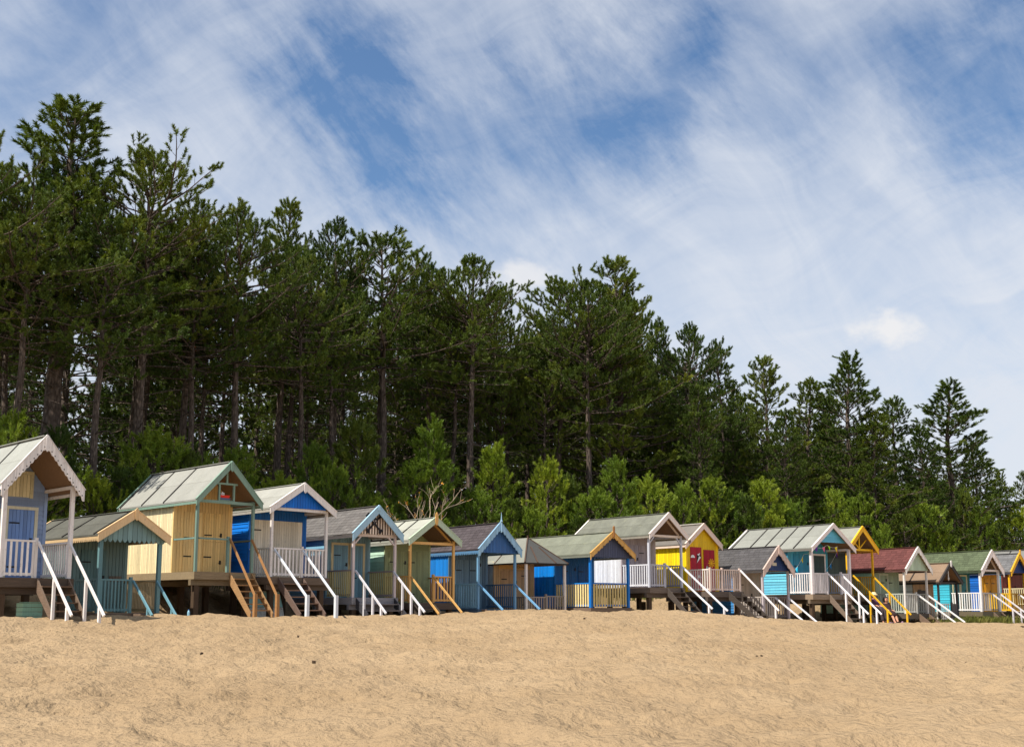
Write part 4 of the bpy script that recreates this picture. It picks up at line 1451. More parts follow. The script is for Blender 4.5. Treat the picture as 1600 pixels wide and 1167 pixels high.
# skyline pines: picture column, top, metres behind the hut row, shape, spread, description
SKY_PINES = [
    (-60, 200, 11, 0, 1.1, 'tall pine half outside the left edge, behind the white stilt hut'),
    (8, 248, 15, 2, 1.0, 'pointed pine at the left edge, its thin tip just left of the tallest pine'),
    (105, 138, 14, 2, 1.75, 'tallest pine, its ragged top rising above all others at the left'),
    (45, 300, 10, 4, 1.1, 'broad pine in front of the tallest pine, over the white stilt hut'),
    (232, 236, 11, 0, 1.12, 'tall round topped pine just right of the tallest pine, over the cream hut'),
    (165, 330, 9, 3, 1.05, 'sunlit pine with drooping lower limbs between the tallest pine and the round topped one'),
    (300, 318, 15, 3, 1.1, 'loose pine with a branch reaching out to the right, over the cream hut'),
    (382, 322, 11, 0, 1.05, 'dense round pine over the bright blue hut'),
    (442, 304, 16, 2, 1.0, 'slim pointed pine rising behind the dense round one over the bright blue hut'),
    (480, 395, 10, 4, .95, 'short crowned pine filling the gap right of the slim pointed pine'),
    (530, 340, 15, 1, .85, 'airy pine with sky showing through, over the skull hut'),
    (605, 358, 13, 3, 1.25, 'wide pine with layered limbs stretching right, over the sage hut'),
    (668, 410, 16, 0, .9, 'smaller rounded pine in the dip right of the wide layered pine'),
    (735, 398, 11, 1, 1.1, 'bright fronted pine over the steel blue hut'),
    (775, 450, 16, 3, .9, 'flat topped pine just right of the bright fronted pine'),
    (868, 436, 14, 4, 1.05, 'thin topped pine over the hipped roof hut'),
    (920, 436, 11, 0, .95, 'rounded pine leaning against the tall cone shaped one'),
    (968, 395, 13, 6, 1.2, 'tall cone shaped pine standing above its neighbours in the middle'),
    (1030, 500, 17, 6, .9, 'low shouldered pine right of the tall cone shaped one'),
    (1078, 504, 12, 1, .95, 'feathery pine with an open middle over the yellow hut'),
    (1128, 538, 15, 6, 1.0, 'small pointed pine over the aqua hut roof'),
    (1195, 553, 12, 6, 1.15, 'round headed pine over the aqua hut'),
    (1255, 590, 15, 6, 1.3, 'low round pine between two taller ones over the aqua hut'),
    (1322, 550, 12, 5, 1.45, 'broad pine with arms raised to the right, over the yellow porch hut'),
    (1395, 622, 15, 6, 1.4, 'small pine in the dip before the last big pine'),
    (1478, 594, 12, 5, 1.75, 'last big pine, widening downward to the right, over the green roofed hut'),
    (1560, 735, 20, 5, 1.2, 'distant low pine right of the last big pine'),
    (1358, 640, 10, 6, 1.5, 'wide low pine filling the gap left of the small dip, over the red roofed hut'),
    (1438, 665, 10, 5, 1.3, 'low dense pine tucked against the left side of the last big pine'),
    (1520, 690, 14, 5, 1.4, 'low spreading pine against the right side of the last big pine'),
    (1225, 640, 9, 5, 1.2, 'dense low pine in front of the round headed one over the aqua hut'),
    (1090, 600, 9, 5, 1.1, 'dense low pine in front of the feathery one over the yellow hut'),
    (1600, 735, 17, 3, .8, 'small dark pine touching the right edge'),
]
for i, (px, py, back, sh, wd, lab) in enumerate(SKY_PINES):
    D = 40
    kx, kz = tan_xz(px, py)
    for _ in range(12):
        D = front_y(kx * D) + back + 6
    place(PROTO, sh, kx * D, D, 1.6 + kz * D, trng.random() * 6.28, 'pines on the dune behind the huts', lab, 'pine tree', wd)
# the wood behind them
AREA = ['the white stilt hut', 'the teal hut', 'the cream hut', 'the bright blue hut', 'the skull hut', 'the sage hut', 'the steel blue hut', 'the hipped roof hut', 'the bright blue fretted hut',
        'the white and grey hut', 'the yellow hut', 'the navy gabled hut', 'the aqua hut', 'the yellow porch hut', 'the red roofed hut', 'the dark framed hut', 'the green roofed hut', 'the right edge']
APX = [30, 170, 300, 430, 540, 640, 740, 850, 940, 1010, 1090, 1165, 1265, 1335, 1410, 1470, 1530, 1600]
SKYX = np.array([p[0] for p in SKY_PINES], float); SKYY = np.array([p[1] for p in SKY_PINES], float)
o_ = np.argsort(SKYX); SKYX, SKYY = SKYX[o_], SKYY[o_]
rows = [(20, 3.6), (24, 3.4), (29, 3.6), (35, 4.0), (43, 4.4), (54, 4.6), (64, 4.6)]
words = ['first', 'second', 'third', 'fourth', 'fifth', 'sixth']
for ri, (back, gap) in enumerate(rows):
    x = -62.0
    while x < 60:
        xx = x + trng.uniform(-1, 1) * gap * .3
        yy = front_y(xx) + back + trng.uniform(-2, 2)
        px = 800 + 1700 * xx / yy
        x += gap * trng.uniform(.8, 1.2)
        if px < -160 or px > 1760:
            continue
        top = float(np.interp(px, SKYX, SKYY)) + trng.uniform(45, 150) + (45 if px > 1400 else 0)
        top += max(0, px - 1540) * .9
        h = 1.6 + tan_xz(px, top)[1] * yy
        g = ground_z(xx, yy)
        if h - g < 5:
            h = g + 5
        where = AREA[int(np.argmin([abs(px - a) for a in APX]))]
        place(PROTO, trng.choice([0, 1, 2, 3, 4, 0, 4] if ri < 3 else [5, 6, 5, 6, 5]) if px < 950 else trng.choice([6, 5, 6, 1, 0]), xx, yy, h, trng.random() * 6.28, 'pines in the shaded wood',
              'dark trunked pine inside the shaded wood, in line with %s' % where, 'pine tree', trng.uniform(.85, 1.1))

# young pines behind the huts: picture column, top, metres behind the row, shape, tint
YP = [(-15, 655, 7, 1), (25, 640, 8, 0), (92, 622, 7.5, 1), (58, 690, 6.5, 1), (150, 715, 6.5, 1), (188, 728, 6.5, 0), (243, 662, 8, 1), (215, 700, 7, 1), (292, 700, 8.5, 0), (330, 715, 8, 1),
      (372, 695, 9, 0), (405, 722, 7, 1), (440, 735, 7, 1), (492, 688, 8, 0), (556, 652, 8.5, 2), (522, 715, 7, 1), (585, 745, 7, 1), (620, 760, 6.5, 1), (678, 650, 8, 2), (650, 715, 7.5, 0),
      (708, 748, 7, 1), (770, 688, 9, 2), (742, 735, 7.5, 1), (800, 735, 7.5, 1), (856, 712, 8, 0), (828, 765, 7, 1), (880, 740, 9, 0), (962, 712, 8, 0), (930, 738, 7.5, 1), (905, 765, 6.5, 1), (1010, 738, 7.5, 1),
      (1066, 748, 7, 2), (1035, 765, 6.8, 1), (1110, 742, 8.5, 0), (1140, 738, 9, 1), (1165, 770, 7.5, 0), (1215, 802, 6.5, 2), (1190, 745, 8.5, 0), (1250, 738, 9.5, 1), (1228, 775, 8, 1), (1300, 760, 9, 0), (1275, 785, 8, 1), (1345, 770, 9, 0),
      (1382, 815, 7, 2), (1412, 795, 8, 0), (1440, 780, 8.5, 1), (1462, 800, 7.5, 1), (1502, 762, 9, 2), (1530, 790, 8, 0), (1475, 830, 7, 1), (1560, 815, 8, 0), (1592, 790, 9, 1), (1350, 825, 7.5, 1), (1630, 800, 9, 1)]
YW = ['bushy young pine', 'rounded young pine', 'slim young pine']
for i, (px, py, back, sh) in enumerate(YP):
    if sh == 1:
        py += (0, 22, 40)[i % 3]
    if px < 270:
        back += 2.2
    D = 40
    kx, kz = tan_xz(px, py)
    for _ in range(12):
        D = front_y(kx * D) + back + 5.2
    where = AREA[int(np.argmin([abs(px - a) for a in APX]))]
    a = APX[int(np.argmin([abs(px - a) for a in APX]))]
    sd = 'left of the roof of' if px < a - 12 else ('right of the roof of' if px > a + 12 else 'straight above the roof of')
    hh = 'tall ' if py < 700 else ('low ' if py > 758 else '')
    dk = i % 3 == 2
    place(YPROTO, 3 if dk else sh, kx * D, D, 1.6 + kz * D, trng.random() * 6.28, 'young pines behind the hut roofs',
          '%s%s %s %s' % (hh, 'shade-toned young pine' if dk else YW[sh], sd, where), 'young pine', trng.uniform(.78, 1.1))
# ------------------------------------------------------------------ painted doors and sign lettering on the huts
def hut_root(k): return HUT[k][0]


def text_obj(name, s, size, mat, parent, loc, rot, depth=.004):
    c = bpy.data.curves.new(name, 'FONT')
    c.body = s; c.size = size; c.extrude = depth; c.align_x = 'CENTER'; c.align_y = 'CENTER'
    c.materials.append(mat)
    tmp = bpy.data.objects.new(name, c)
    COL.objects.link(tmp)
    bpy.context.view_layer.update()
    me = bpy.data.meshes.new_from_object(tmp.evaluated_get(bpy.context.evaluated_depsgraph_get()))
    bpy.data.objects.remove(tmp)
    bpy.data.curves.remove(c)
    o = bpy.data.objects.new(name, me)
    COL.objects.link(o)
    o.parent = parent; o.location = loc; o.rotation_euler = rot
    return o


PW = plain('white_gloss', (240, 240, 238), .5); PB = plain('black_gloss', (22, 22, 26), .5); PO = plain('orange_gloss', (246, 186, 30), .5)
yd = HUT[11][4]['pd'] - .048


def decal(name, polys, mat_list, parent):
    m = MB()
    for pts, mi, lay in polys:
        m.prism(pts, yd - .004 - .003 * lay, yd - .001, mi)
    return m.build(name, mat_list, parent)


doors11 = [c for c in hut_root(11).children if c.name.startswith('door') and 'frame' not in c.name]
half = lambda x, z, r: [(x - r, z), (x + r, z)] + [(x + r * math.cos(a), z + r * .95 * math.sin(a)) for a in [math.pi * j / 10 for j in range(1, 10)]]
decal('cloud_painting', [(half(-.66, 1.52, .135), 0, 0)], [PW], doors11[0])
decal('cloud_painting', [(half(-.26, .62, .135), 0, 0)], [PW], doors11[0])


def kite(cx, cz, s, rot):
    q = [(0, .20), (.13, .05), (0, -.30), (-.13, .05)]
    c, n = math.cos(rot), math.sin(rot)
    P = lambda p: (cx + s * (p[0] * c - p[1] * n), cz + s * (p[0] * n + p[1] * c))
    o = (0, .05)
    return [([P(q[0]), P(o), P(q[3])], 0, 0), ([P(q[0]), P(q[1]), P(o)], 1, 0), ([P(q[1]), P(q[2]), P(o)], 0, 0), ([P(q[3]), P(o), P(q[2])], 1, 0)]


decal('kite_painting', kite(-.27, 1.56, 1.05, -.45), [PW, PB], doors11[0])
decal('kite_painting', kite(.33, .98, 1.1, .25), [PW, PB], doors11[1])
fl = []
for j in range(10):
    a = j * math.pi / 5
    c, n = math.cos(a), math.sin(a)
    fl.append(([(.57 + c * .09 - n * .03, 1.3 + n * .09 + c * .03), (.57 + c * .09 + n * .03, 1.3 + n * .09 - c * .03), (.57 + c * .215 + n * .02, 1.3 + n * .215 - c * .02), (.57 + c * .215 - n * .02, 1.3 + n * .215 + c * .02)], 0, 0))
fl.append(([(.57 + .075 * math.cos(k * math.pi / 6), 1.3 + .075 * math.sin(k * math.pi / 6)) for k in range(12)], 0, 0))
decal('flower_painting', fl, [PO], doors11[1])
s11 = HUT[11][4]
text_obj('hut_number', '28', .17, PB, hut_root(11), (-.98, s11['roof0'] - .045, s11['apex'] - .98 * (s11['apex'] - s11['eave'] - .1) / s11['rh'] - .09), (math.pi / 2, R(-38), 0), .003)
s8 = HUT[8][4]
m = MB(); m.box((-.85, s8['pd'] - .05, 1.80), (.85, s8['pd'] - .0305, 1.97))
sb = m.build('name_board', paint((226, 176, 96), .3), hut_root(8))
text_obj('lettering', 'BEACH HIDE', .135, PB, sb, (.28, s8['pd'] - .052, 1.885), (math.pi / 2, 0, 0), .003)
s12 = HUT[12][4]
m = MB(); m.box((-.28, -.025, 2.36), (.02, -.012, 2.5)); m.build('name_plate', paint((206, 196, 172), .2), hut_root(12))


# ------------------------------------------------------------------ toy on the gable shelf of the cream hut
r3, W3 = HUT[3][0], HUT[3][1]
zs = HUT[3][3]
x_, y_ = W3(-.02, .16)
toy = empty('toy_boat', (x_, y_, HUT[3][4]['zf'] + zs + .032), R(47))
tag(toy, 'small red toy boat with a white wheelhouse on the gable shelf of the cream hut', 'toy boat')
m = MB()
m.prism([(-.20, .07), (-.16, .0), (.16, .0), (.21, .07)], -.06, .06); m.build('base', plain('grey_blue_paint', (96, 104, 132), .6), toy)
m = MB()
m.hexa([(-.17, -.05, .071), (.15, -.05, .071), (.15, .05, .071), (-.17, .05, .071), (-.20, -.065, .15), (.17, -.065, .16), (.17, .065, .16), (-.20, .065, .15)])
m.build('hull', plain('red_paint', (220, 48, 34), .5), toy)
m = MB(); m.box((-.13, -.04, .152), (-.03, .04, .235)); m.tube([(-.08, 0, .236), (-.08, 0, .27)], .018, 8); m.build('wheelhouse', PW, toy)
m = MB(); m.box((-.10, -.043, .18), (-.06, -.0405, .215)); m.build('window', PB, toy)

# ------------------------------------------------------------------ bunting on the aqua hut
r13, W13, zu13 = HUT[13][0], HUT[13][1], HUT[13][2]
bx, by = W13(0, 0)
bun = empty('bunting', (bx, by, HUT[13][4]['zf']), R(36))
tag(bun, 'string of coloured triangular bunting looped through the porch of the aqua hut', 'bunting')
pA = [Vector((-1.22, 1.30, 1.05)), Vector((-1.05, .75, 1.85)), Vector((-.95, .12, 2.17)), Vector((-.2, .06, 2.28)), Vector((.55, .06, 2.24)), Vector((1.02, .5, 1.95)), Vector((.98, 1.2, 1.1))]
path = []
for a, b in zip(pA[:-1], pA[1:]):
    for j in range(6):
        t = j / 6
        p = a.lerp(b, t); p.z -= .09 * math.sin(math.pi * t)
        path.append(p)
path.append(pA[-1])
m = MB(); m.tube([tuple(p) for p in path], .006, 5); m.build('string', PW, bun)
cols = [(40, 190, 230), (246, 220, 30), (150, 214, 40), (120, 60, 190), (240, 110, 150), (150, 214, 40), (246, 220, 30), (250, 120, 40), (110, 50, 180), (40, 150, 230)]
for j in range(10):
    k = int((j + .7) / 10.4 * (len(path) - 1))
    p = path[k]; d = (path[min(k + 1, len(path) - 1)] - path[max(k - 1, 0)]).normalized()
    m = MB()
    a, b = p - d * .09, p + d * .09
    c = p + Vector((.02, -.03, -.24))
    nrm = Vector((d.y, -d.x, 0)) * .003
    k0 = [a - nrm, b - nrm, c - nrm]; k1 = [a + nrm, b + nrm, c + nrm]
    m.poly(k0); m.poly(k1[::-1])
    for i in range(3):
        m.poly([k0[i], k0[(i + 1) % 3], k1[(i + 1) % 3], k1[i]])
    m.build('flag', plain('bunting_cloth', cols[j], .8), bun)


# ------------------------------------------------------------------ people on the steps of the yellow porch hut
def skin(name, V, E, rad, mat, parent, sub=2):
    me = bpy.data.meshes.new(name)
    me.from_pydata([tuple(v) for v in V], E, [])
    me.materials.append(mat)
    o = bpy.data.objects.new(name, me)
    COL.objects.link(o); o.parent = parent
    md = o.modifiers.new('skin', 'SKIN'); md.use_smooth_shade = True
    me.skin_vertices.new() if len(me.skin_vertices) == 0 else None
    sv = me.skin_vertices[0].data
    for i, r in enumerate(rad):
        r = r if hasattr(r, '__len__') else (r, r)
        sv[i].radius = (r[0] * 1.18, r[1] * 1.18)
        sv[i].use_root = (i == 0)
    s = o.modifiers.new('sub', 'SUBSURF'); s.levels = s.render_levels = sub
    return o


def person(loc, rz, label, seat, foot, female, C):
    root = empty('person', loc, rz)
    tag(root, label, 'person')
    h = seat
    tl = .03 if female else .10                     # backward lean of the trunk
    hy = -.015 + tl
    V = [(0, 0, h + .09), (0, .02 + tl * .4, h + .28), (0, .03 + tl, h + .46), (0, .01 + tl, h + .555), (0, hy - .012, h + .625), (0, hy - .002, h + .705), (0, hy + .008, h + .785), (0, hy + .012, h + .825),
         (0, hy - .118, h + .688), (-.098, hy + .01, h + .69), (.098, hy + .01, h + .69)]
    E = [(0, 1), (1, 2), (2, 3), (3, 4), (4, 5), (5, 6), (6, 7), (5, 8), (5, 9), (5, 10)]
    rad = [.125, .112 if female else .13, .12 if female else .14, .047, .066, .088, .074, .04, .014, .018, .018]

    def add(p, r, frm):
        V.append(p); rad.append(r); E.append((frm, len(V) - 1)); return len(V) - 1
    hands = []
    for s in (-1, 1):
        a = add((s * .17, .03 + tl, h + .48), .055, 2)
        hand = Vector((s * .13, -.27, h + .20)) if s < 0 else Vector((s * .20, -.24, h + .16))
        b = add((s * .225, -.02 + tl * .6, h + .25), .042, a)
        w = add((hand.x, hand.y + .07, hand.z + .02), .028, b)
        pm = add((hand.x, hand.y + .01, hand.z + .005), .032, w)
        for f in range(4):
            q = add((hand.x + (f - 1.5) * .019, hand.y - .035, hand.z), .0095, pm)
            add((hand.x + (f - 1.5) * .021, hand.y - .07 + abs(f - 1.2) * .008, hand.z - .025), .0085, q)
        q = add((hand.x - s * .035, hand.y - .005, hand.z), .011, pm)
        add((hand.x - s * .048, hand.y - .035, hand.z - .012), .009, q)
        hp = add((s * .09, -.05, h + .07), .095, 0)
        kn = add((s * .10, -.43, h + .10 if not female else h + .06), .06, hp)
        an = add((s * .09, foot[1] + .10, foot[2] + .08), .038, kn)
        add((s * .10, foot[1] - .10, foot[2] + .035), .032, an)
    skin('body', V, E, rad, C['skin'], root)
    # clothes
    G = .042
    VV = [V[0], V[1], V[2]]; EE = [(0, 1), (1, 2)]; RR = [rad[0] + G, rad[1] + G, rad[2] + G]
    for s in (-1, 1):
        VV += [(s * .17, .03 + tl, h + .47), (s * .215, -.01 + tl * .6, h + .29)]
        k = len(VV); EE += [(2, k - 2), (k - 2, k - 1)]; RR += [.088, .068]
    if female:
        VV += [(0, -.22, h + .09), (0, -.44, h + .06), (0, -.56, h - .12)]
        k = len(VV); EE += [(0, k - 3), (k - 3, k - 2), (k - 2, k - 1)]; RR += [(.17, .12), (.18, .10), (.19, .09)]
    skin('dress' if female else 'shirt', VV, EE, RR, C['top'], root)
    if not female:
        VV = [(0, 0, h + .08)]; EE = []; RR = [.14]
        for s in (-1, 1):
            VV += [(s * .09, -.06, h + .08), (s * .10, -.43, h + .10), (s * .09, foot[1] + .11, foot[2] + .14)]
            k = len(VV); EE += [(0, k - 3), (k - 3, k - 2), (k - 2, k - 1)]; RR += [.11, .082, .066]
        skin('trousers', VV, EE, RR, C['legs'], root)
    hz = h + .70
    if female:
        m = MB()
        rows_ = [(.135, .0), (.128, .05), (.105, .088), (.07, .112), (.03, .122), (-.02, .122), (-.07, .118), (-.12, .112), (-.145, .095)]
        na = 24
        P = lambda zz, r, a: (r * .98 * math.sin(a), hy + .022 + r * 1.06 * math.cos(a), hz + .012 + zz)
        for (z0, r0), (z1, r1) in zip(rows_[:-1], rows_[1:]):
            for j in range(na):
                a0, a1 = -math.pi + 2 * math.pi * j / na, -math.pi + 2 * math.pi * (j + 1) / na
                if z1 < .06 and abs((a0 + a1) / 2) > math.pi * .64:
                    continue
                for k_ in (1.0, .90):
                    q = [P(z0, r0 * k_, a0), P(z1, r1 * k_, a0), P(z1, r1 * k_, a1), P(z0, r0 * k_, a1)]
                    m.poly(q if r0 > 0 else q[1:] if False else [P(z0, r0, 0), q[1], q[2]])
        m.build('hair', C['hair'], root, smooth=True)
        m = MB()
        for s in (-1, 1):
            m.prism([(s * .037 + .027 * math.cos(k * math.pi / 5), hz + .012 + .022 * math.sin(k * math.pi / 5)) for k in range(10)], hy - .112, hy - .098)
        m.box((-.012, hy - .11, hz + .014), (.012, hy - .1, hz + .02)); m.build('sunglasses', PB, root)
    else:
        skin('hair', [(0, hy + .045, h + .74), (0, hy + .055, h + .65)], [(0, 1)], [.078, .06], C['hair'], root)
        for s in (-1, 1):
            m = MB(); m.prism([(s * .034 + .011 * math.cos(k * math.pi / 4), hz + .01 + .007 * math.sin(k * math.pi / 4)) for k in range(8)], hy - .104, hy - .09)
            m.build('eye', PB, root)
        m = MB()
        prof = [(.175, .055), (.17, .062), (.115, .072), (.108, .12), (.09, .165), (.0, .18)]
        n = 20
        for (r0, z0), (r1, z1) in zip(prof[:-1], prof[1:]):
            for j in range(n):
                a, b = 2 * math.pi * j / n, 2 * math.pi * (j + 1) / n
                P = lambda r, z, t: (r * math.cos(t), hy + r * 1.08 * math.sin(t), hz + z + r * math.sin(t) * .10)
                m.poly([P(r0, z0, a), P(r0, z0, b), P(r1, z1, b), P(r1, z1, a)] if r1 > 0 else [P(r0, z0, a), P(r0, z0, b), P(0, z1, 0)])
        m.poly([(.175 * math.cos(2 * math.pi * j / n), hy + .175 * 1.08 * math.sin(2 * math.pi * j / n), hz + .054 + .0175 * math.sin(2 * math.pi * j / n)) for j in range(n)][::-1])
        m.build('hat', plain('straw', (226, 208, 168), .9), root, smooth=False)
    m = MB(); m.prism([(-.026, h + .648), (0, h + .640), (.026, h + .648), (.012, h + .655), (-.012, h + .655)], hy - .092, hy - .07); m.build('mouth', plain('lips', (150, 80, 72), .5), root)
    return root


W14 = HUT[14][1]; z14 = HUT[14][4]['zf']
x_, y_ = W14(.60, -.90); g = ground_z(*W14(.6, -1.5))
fz = g
zt_ = lambda y: z14 + (ground_z(*W14(.13, -1.3)) - z14) * (-y / 1.3)   # height of the stair line
SKIN = plain('skin', (206, 150, 122), .55)
person((x_, y_, g), R(20), 'dark haired woman in sunglasses and a dark dress sitting on the yellow hut steps', zt_(-.87) - g + .04, (0, -.80, 0), True,
       dict(skin=SKIN, top=plain('dark_dress', (58, 40, 42), .85), hair=plain('dark_hair', (26, 20, 20), .5)))
x_, y_ = W14(.08, -.68); g = ground_z(*W14(.1, -1.4))
person((x_, y_, g), R(26), 'man in a straw hat and purple shirt sitting behind the yellow handrail', zt_(-.65) - g, (0, -.62, .0), False,
       dict(skin=SKIN, top=plain('purple_shirt', (84, 52, 78), .85), legs=plain('grey_trousers', (74, 64, 66), .9), hair=plain('grey_hair', (120, 112, 104), .6)))
# striped blanket at their feet
x_, y_ = W14(.25, -1.45)
m = MB()
bl_r = random.Random(5)
for i in range(9):
    for j in range(6):
        q = []
        for (a, b) in ((i, j), (i + 1, j), (i + 1, j + 1), (i, j + 1)):
            xx, yy = -.45 + a * .1, -.25 + b * .1
            q.append((xx, yy, ground_z(x_ + xx, y_ + yy) - ground_z(x_, y_) + .05 + .045 * math.sin(a * 2.1 + b) + .03 * math.cos(b * 1.7 - a)))
        m.poly(q, i % 2); m.poly([(p[0], p[1], p[2] - .012) for p in q][::-1], i % 2)
o = m.build('blanket', [plain('mauve_cloth', (132, 104, 118), .9), plain('grey_cloth', (92, 78, 92), .9)])
o.location = (x_, y_, ground_z(x_, y_) + .02)
tag(o, 'crumpled mauve striped blanket on the sand below the man in the straw hat', 'blanket')

# ------------------------------------------------------------------ things under the huts
W1 = HUT[1][1]
x_, y_ = -10.95, 28.15
gb = empty('slatted_crate', (-12.72, 28.95, ground_z(-12.72, 28.95) - .02), R(47))
tag(gb, 'mint green slatted crate standing on the sand under the white stilt hut', 'crate')
mg = paint((150, 196, 170), .3)
for i in range(4):
    m = MB(); z0 = .02 + i * .115
    m.box((-.26, -.2, z0), (.26, -.18, z0 + .105)); m.box((-.26, .18, z0), (.26, .2, z0 + .105))
    m.box((-.26, -.179, z0), (-.24, .179, z0 + .105)); m.box((.24, -.179, z0), (.26, .179, z0 + .105))
    m.build('slat_band', mg, gb)
m = MB(); m.box((-.2, -.17, .482), (.2, .17, .5)); m.box((-.235, -.175, .0), (.235, .175, .02)); m.build('lid', mg, gb)
# water bottle beside the cream hut
bt = empty('water_bottle', (-9.55, 32.45, ground_z(-9.55, 32.45) - .02))
tag(bt, 'pale blue plastic water bottle on the sand by the stilts of the cream hut', 'bottle')
m = MB(); m.tube([(0, 0, 0), (0, 0, .015), (0, 0, .14), (0, 0, .18), (0, 0, .20)], [.035, .038, .038, .018, .014], 12)
m.build('body', plain('blue_plastic', (140, 190, 214), .25, .5), bt)
m = MB(); m.tube([(0, 0, .201), (0, 0, .222)], .015, 10); m.build('cap', plain('cap', (40, 90, 170), .4), bt)
# boards leaning under the bright blue hut
x_, y_ = HUT[4][1](-.75, .9)
lb_ = empty('leaning_boards', (x_, y_, ground_z(x_, y_) - .04), R(45))
tag(lb_, 'mint and speckled white boards propped under the bright blue stilt hut', 'boards')
m = MB(); m.hexa([(-.6, -.02, .45), (.7, -.02, .45), (.7, .03, .45), (-.6, .03, .45), (-.6, .2, .95), (.7, .2, .95), (.7, .25, .95), (-.6, .25, .95)]); m.build('mint_board', paint((150, 200, 196), .3), lb_)
m = MB(); m.hexa([(-.6, -.16, .04), (.7, -.16, .04), (.7, -.11, .04), (-.6, -.11, .04), (-.6, -.02, .44), (.7, -.02, .44), (.7, .03, .44), (-.6, .03, .44)]); m.build('white_board', paint((206, 208, 200), .9), lb_)
# new timber packing on a pile of the cream hut
# ------------------------------------------------------------------ kite caught in a pine
def ray(px, py):
    d = sky_dir(px, py)
    return Vector((d[0] / d[1], 1.0, d[2] / d[1]))


P_ = Vector((0, 0, 1.6)) + ray(299, 526) * 46.0
kt = empty('stranded_kite', P_)
tag(kt, 'small bright blue kite caught in the pines above the cream hut', 'kite')
m = MB()
q = [Vector((-.22, 0, .02)), Vector((0, .10, .22)), Vector((.20, -.04, -.05)), Vector((.05, .06, -.28)), Vector((.02, -.06, .0))]
for a, b in ((0, 1), (1, 2), (2, 3), (3, 0)):
    m.poly([q[4], q[a], q[b]]); m.poly([q[4] + Vector((0, .006, 0)), q[b] + Vector((0, .006, 0)), q[a] + Vector((0, .006, 0))])
m.build('sail', plain('blue_nylon', (0, 150, 235), .5), kt)
m = MB(); m.bar(q[0], q[2], .014, .014); m.bar(q[1], q[3], .014, .014); m.build('spar', PO, kt)
m = MB()
for i in range(3):
    c = Vector((.06 + .05 * i, .05, -.32 - .13 * i)); m.poly([c, c + Vector((.09, 0, .05)), c + Vector((.09, 0, -.05))]); m.poly([c, c + Vector((-.09, 0, -.05)), c + Vector((-.09, 0, .05))])
m.tube([tuple(q[3]), (.1, .05, -.45), (.17, .05, -.66)], .006, 4); m.build('tail', plain('orange_nylon', (240, 130, 60), .6), kt)

# ------------------------------------------------------------------ scraps of dry seaweed on the sand
SW = plain('dry_seaweed', (62, 48, 36), .9)


def sand_hit(px, py):
    r = ray(px, py)
    lo = 8.0
    for i in range(900):
        d = 8 + i * .05
        p = Vector((0, 0, 1.6)) + r * d
        if p.z < ground_z(p.x, p.y):
            return p
    return None


SWL = [(990, 993, 1.2, 'dark seaweed scrap at the left end of the little cluster'), (997, 991, 1.0, 'second dark scrap in the little seaweed cluster, just above its left end'),
       (1004, 992, .9, 'right hand scrap of the little seaweed cluster on the sand'), (993, 997, .8, 'lowest scrap of the little seaweed cluster on the sand'), (1019, 991, .9, 'lone seaweed scrap just right of the little cluster'),
       (913, 966, .9, 'seaweed scrap near the crest below the fretted blue hut'), (466, 994, .8, 'seaweed scrap on the sand below the bright blue hut'), (315, 1021, .7, 'small dark scrap on the sand below the cream hut'),
       (491, 1034, .9, 'dark twig like scrap near the bottom of the sand, left of centre'), (780, 990, .9, 'seaweed scrap on the sand below the steel blue hut'), (1153, 1031, 1.0, 'larger dark scrap low on the sand below the navy gabled hut'),
       (1183, 1026, .8, 'small scrap left of a pair on the sand below the aqua hut'), (1190, 1025, .8, 'small scrap right of a pair on the sand below the aqua hut'), (1510, 1036, 1.0, 'dark scrap low on the sand near the right side'), (1597, 979, 1.3, 'dark scrap at the crest touching the right edge')]
swr = random.Random(3)
for px, py, sz, lab in SWL:
    p = sand_hit(px, py)
    if p is None:
        continue
    m = MB()
    s = sz * .032 * max(.8, p.y / 30)
    n = 9
    tops = []
    for j in range(n):
        a = 2 * math.pi * j / n
        rr = s * swr.uniform(.55, 1.3)
        tops.append(Vector((rr * math.cos(a) * 1.3, rr * math.sin(a) * .8, swr.uniform(.0, .02))))
    c = Vector((0, 0, s * .55))
    for j in range(n):
        a, b = tops[j], tops[(j + 1) % n]
        ma, mb_ = a * .6 + Vector((0, 0, s * swr.uniform(.3, .6))), b * .6 + Vector((0, 0, s * .45))
        m.poly([a, b, b * .6 + Vector((0, 0, s * .45)), a * .6 + Vector((0, 0, s * .45))])
        m.poly([a * .6 + Vector((0, 0, s * .45)), b * .6 + Vector((0, 0, s * .45)), c])
    m.poly([Vector((q.x, q.y, -.03)) for q in tops][::-1])
    for j in range(n):
        a, b = tops[j], tops[(j + 1) % n]
        m.poly([Vector((a.x, a.y, -.03)), Vector((b.x, b.y, -.03)), b, a])
    for j in range(3):
        a = swr.uniform(0, 6.28)
        m.tube([(0, 0, s * .2), (s * 1.2 * math.cos(a), s * 1.2 * math.sin(a), s * .35), (s * 2.2 * math.cos(a + .3), s * 2.0 * math.sin(a + .3), .008)], [s * .2, s * .13, s * .05], 5)
    o = m.build('seaweed_scrap', SW)
    o.location = (p.x, p.y, p.z + .01)
    o.rotation_euler = (0, 0, swr.uniform(0, 6.28))
    tag(o, lab, 'seaweed', 'scraps of seaweed on the sand')

# ------------------------------------------------------------------ dune grass
GRASS = foliage_mat('dune_grass', (0.06, 0.075, 0.018), (0.12, 0.14, 0.035), (0.26, 0.24, 0.09), .3)


